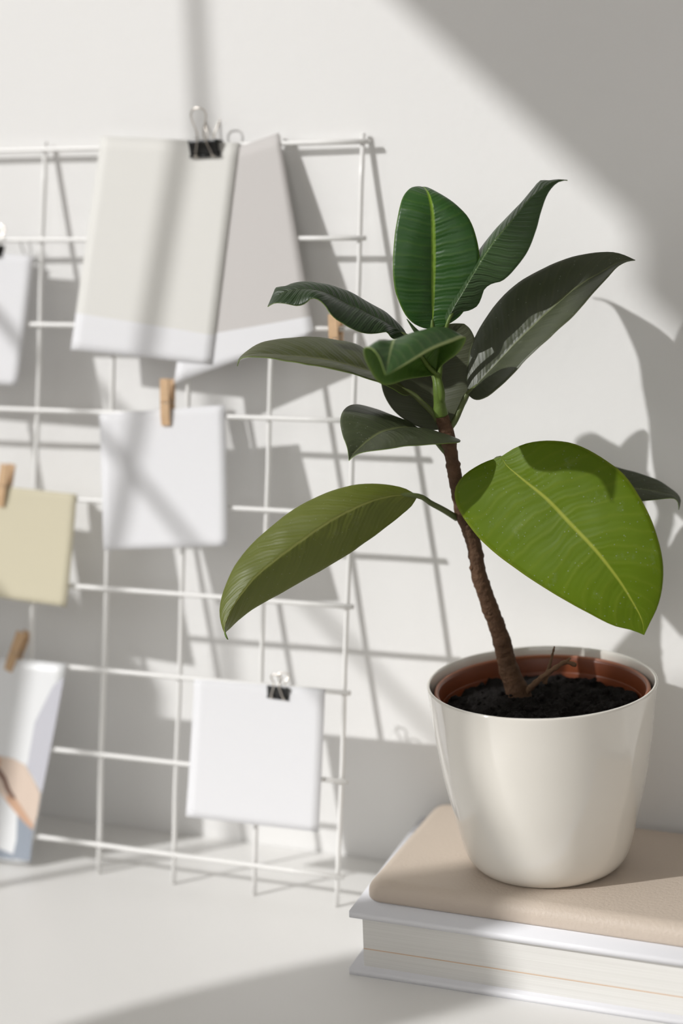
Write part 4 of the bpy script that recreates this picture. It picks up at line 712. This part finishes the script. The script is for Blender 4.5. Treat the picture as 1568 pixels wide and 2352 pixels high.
# soil
SOIL_Z = RIM.z - 0.0190
bm = bmesh.new()
NR, NS = 46, 150
rings = []
for i in range(NR + 1):
    r = 0.0672 * i / NR
    R = []
    for k in range(NS if i else 1):
        a = 2 * math.pi * k / NS
        x, y = r * math.cos(a), r * math.sin(a)
        p = Vector((x, y, 0))
        h = 0.0045 * noise.noise(p * 60) + 0.0055 * (0.4 - abs(noise.noise(p * 130 + Vector((3, 1, 2))))) + 0.0028 * (0.4 - abs(noise.noise(p * 300 + Vector((7, 5, 1))))) - 0.002
        R.append(bm.verts.new(RIM + (TILT @ Vector((x, y, h - 0.0190)))))
    rings.append(R)
for A, B in zip(rings, rings[1:]):
    for k in range(NS):
        j = (k + 1) % NS
        if len(A) == 1:
            bm.faces.new((A[0], B[k], B[j]))
        else:
            bm.faces.new((A[k], B[k], B[j], A[j]))
# loose crumbs
for k in range(120):
    r = 0.064 * math.sqrt(random.random()); a = random.random() * 2 * math.pi
    x, y = r * math.cos(a), r * math.sin(a)
    s = random.choice((0.0012, 0.0016, 0.0022, 0.0030)) * (0.8 + 0.5 * random.random())
    mtx = Matrix.Translation(RIM + (TILT @ Vector((x, y, -0.0180 + s * 0.2)))) @ Matrix.Rotation(random.random() * 6, 4, 'Z') @ Matrix.Rotation(random.random() * 3, 4, 'X') @ Matrix.Diagonal((s, s * 0.8, s * 0.65, 1))
    g = bmesh.ops.create_icosphere(bm, subdivisions=1, radius=1.0, matrix=mtx)
    for v in g['verts']:
        v.co += Vector((random.uniform(-1, 1), random.uniform(-1, 1), random.uniform(-1, 1))) * s * 0.22
soil = from_bm('soil', bm, M_soil); under(soil, plant); soil['kind'] = 'stuff'

# stem
st = spline([tuple(p) for p in STEM], 320)
def stem_mesh(name, pts, material, bumpy):
    bm = bmesh.new()
    rads = []
    for i, p in enumerate(pts):
        r = p[3]
        if bumpy:
            r *= 1 + 0.07 * noise.noise(Vector((i * 0.23, 0.5, 1.5))) + 0.05 * noise.noise(Vector((i * 0.71, 3.5, 0.2)))
        if bumpy:
            for zz in (0.2135, 0.2370, 0.2560, 0.2760, 0.2960, 0.3120, 0.3270, 0.3420, 0.3560, 0.3680):
                r *= 1 + 0.055 * math.exp(-((p[2] - zz) / 0.0011) ** 2)
        rads.append(r)
    add_tube(bm, pts, rads, 20)
    if bumpy:
        for v in bm.verts:
            v.co += Vector((noise.noise(v.co * 260), noise.noise(v.co * 260 + Vector((5, 2, 8))), 0)) * 0.00045
        for z, ang, s in ((0.2683, 4.1, 0.0022), (0.2985, 5.2, 0.0016), (0.236, 4.9, 0.0018), (0.318, 0.6, 0.0017)):   # leaf scars and side buds
            q = min(pts, key=lambda p: abs(p[2] - z))
            bmesh.ops.create_icosphere(bm, subdivisions=2, radius=s, matrix=Matrix.Translation((q[0] + math.cos(ang) * q[3] * 0.85, q[1] + math.sin(ang) * q[3] * 0.85, z)))
    return under(from_bm(name, bm, material), plant)
cut = max(i for i, p in enumerate(st) if p[2] < 0.378)
stem_mesh('stem', st[:cut + 1], M_bark, True)['label'] = 'brown woody stem'
stem_mesh('shoot', st[cut:], M_greenstem, False)['label'] = 'green soft stem tip'

# leaves
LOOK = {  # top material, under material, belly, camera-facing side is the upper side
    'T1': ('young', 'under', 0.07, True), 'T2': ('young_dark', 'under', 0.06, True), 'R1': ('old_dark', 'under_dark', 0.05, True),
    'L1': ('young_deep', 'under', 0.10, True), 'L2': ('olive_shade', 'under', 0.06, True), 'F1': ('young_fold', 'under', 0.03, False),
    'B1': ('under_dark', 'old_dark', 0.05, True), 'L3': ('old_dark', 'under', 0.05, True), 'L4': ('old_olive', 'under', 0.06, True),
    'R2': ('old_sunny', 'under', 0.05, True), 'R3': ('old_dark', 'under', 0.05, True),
}
LEAF_LABEL = {'T1': 'upright bright green leaf at the top', 'F1': 'young leaf folded forward showing its pale edge', 'R2': 'large sunlit leaf with dust specks',
              'T2': 'narrow wavy leaf pointing up', 'L1': 'curled dark leaf on the left', 'B1': 'shaded leaf behind the stem'}
def make_leaf(key):
    rails, pet = LEAF_RAILS[key]
    topk, undk, belly, facing = LOOK[key]
    NRW = 44
    rails = [[Vector(p) for p in spline([tuple(q) for q in r], NRW)] for r in rails]
    nr = len(rails)
    NC = 24
    grid_ = []
    for i in range(NRW):
        row = []
        pts = [r[i] for r in rails]
        for c in range(NC + 1):
            x = c / NC
            f = x * (nr - 1)
            if nr == 3:
                k = min(int(f), 1)
                t = f - k
                p = pts[k].lerp(pts[k + 1], t)
                row.append([p, t])
            else:
                k = min(int(f), nr - 2)
                t = f - k
                p0 = pts[k - 1] if k > 0 else pts[0] * 2 - pts[1]
                p3 = pts[k + 2] if k + 2 < nr else pts[-1] * 2 - pts[-2]
                p1, p2 = pts[k], pts[k + 1]
                p = 0.5 * (p1 * 2 + (p2 - p0) * t + (p0 * 2 - p1 * 5 + p2 * 4 - p3) * t * t + (p1 * 3 - p0 - p2 * 3 + p3) * t ** 3)
                row.append([p, 0.0])
        grid_.append(row)
    # normals on the left-to-right, base-to-tip sense
    sgn = 1.0
    def nrm(i, c):
        a = grid_[min(i + 1, NRW - 1)][c][0] - grid_[max(i - 1, 0)][c][0]
        b = grid_[i][min(c + 1, NC)][0] - grid_[i][max(c - 1, 0)][0]
        n = b.cross(a)
        if n.length < 1e-10:
            i2 = 2 if i < NRW / 2 else NRW - 3
            if i2 != i:
                return nrm(i2, c)
            return Vector((0, 0, 1))
        return n.normalized()
    im = NRW // 2 if key != 'F1' else 6
    view = (Vector((0, -1.4218, 0.592)) - grid_[im][NC // 2][0])
    tot = sum((nrm(im, c).dot(view) for c in range(2, NC - 1)), 0.0)
    sgn = 1.0 if (tot > 0) == facing else -1.0
    nor = [[nrm(i, c) * sgn for c in range(NC + 1)] for i in range(NRW)]
    P = []
    for i in range(NRW):
        R = []
        w = (rails[0][i] - rails[nr // 2][i]).length + (rails[-1][i] - rails[nr // 2][i]).length
        fade = min(1.0, min(i, NRW - 1 - i) / 6.0)
        for c in range(NC + 1):
            p, t = grid_[i][c]
            if nr == 3:
                p = p + nor[i][c] * (belly * w * 2 * t * (1 - t) * fade)
            p = p + nor[i][c] * (0.0005 * noise.noise(p * 90) * fade)
            R.append(p)
        P.append(R)
    bm = bmesh.new()
    uvl = bm.loops.layers.uv.new('UVMap')
    TH = 0.00045
    top = [[bm.verts.new(P[i][c]) for c in range(NC + 1)] for i in range(NRW)]
    bot = [[bm.verts.new(P[i][c] - nor[i][c] * TH) for c in range(NC + 1)] for i in range(NRW)]
    def face(vs, uvs, mi):
        try:
            f = bm.faces.new(vs)
        except ValueError:
            return
        f.material_index = mi
        f.smooth = True
        for lp, q in zip(f.loops, uvs):
            lp[uvl].uv = q
    UV = lambda i, c: (c / NC, i / (NRW - 1))
    for i in range(NRW - 1):
        for c in range(NC):
            idx = [(i, c), (i, c + 1), (i + 1, c + 1), (i + 1, c)]
            if sgn < 0:
                idx = idx[::-1]
            face([top[a][b] for a, b in idx], [UV(*q) for q in idx], 0)
            idx = idx[::-1]
            face([bot[a][b] for a, b in idx], [UV(*q) for q in idx], 1)
        for c in (0, NC):
            idx = [(i, c), (i + 1, c)]
            vs = [top[i][c], top[i + 1][c], bot[i + 1][c], bot[i][c]]
            us = [UV(i, c), UV(i + 1, c), UV(i + 1, c), UV(i, c)]
            if (c == 0) == (sgn > 0):
                vs, us = vs[::-1], us[::-1]
            face(vs[::-1], us[::-1], 1)
    me = bpy.data.meshes.new('leaf')
    bm.to_mesh(me)
    bm.free()
    o = link('leaf', me, [LM[topk], LM[undk]])
    under(o, plant)
    if key in LEAF_LABEL:
        o['label'] = LEAF_LABEL[key]
    # petiole running on into the midrib on the underside
    mid = rails[nr // 2]
    pts = [tuple(p) for p in pet] + [tuple(mid[k] - nor[k][NC // 2] * o_) for k, o_ in ((5, 0.0027), (12, 0.0021), (24, 0.0012))]
    sp = spline(pts, 40)
    n = len(sp)
    bm = bmesh.new()
    r0 = {'T1': 0.0021, 'T2': 0.0019, 'F1': 0.0026, 'L1': 0.0019}.get(key, 0.0023)
    add_tube(bm, sp, [r0 * (1.0 - 0.85 * (k / (n - 1)) ** 1.0) for k in range(n)], 12)
    pe = from_bm('petiole', bm, M_greenstem if key in ('T1', 'T2', 'F1') else M_petiole)
    pe.parent = o
    pe.matrix_parent_inverse = Matrix.Identity(4)
    return o
for key in LEAF_RAILS:
    make_leaf(key)
# withered sheath tip beside the top leaf
bm = bmesh.new()
sh = spline([(STIP[0][0], STIP[0][1], STIP[0][2]), tuple(STIP[1]), tuple(STIP[2])], 16)
add_tube(bm, sh, [0.0016 * (1 - k / 16.0) + 0.0002 for k in range(16)], 8)
under(from_bm('leaf_sheath', bm, LM['young_dark']), plant)

# dry twig in the soil
twig = thing('dry_twig', 'dry forked brown twig stuck in the dark soil of the pot', 'twig', TWIG_A[0])
bm = bmesh.new()
sp = spline(TWIG_A, 26); add_tube(bm, sp, [0.0024 - 0.0010 * k / 25 + 0.0003 * math.sin(k * 1.9) for k in range(26)], 8)
sp = spline(TWIG_C, 8); add_tube(bm, sp, [0.0012 - 0.0005 * k / 7 for k in range(8)], 7)
sp = spline(TWIG_B, 20); add_tube(bm, sp, [0.0018 - 0.0012 * k / 19 + 0.0002 * math.sin(k * 2.3) for k in range(20)], 7)
under(from_bm('twig_branches', bm, M_twig), twig)
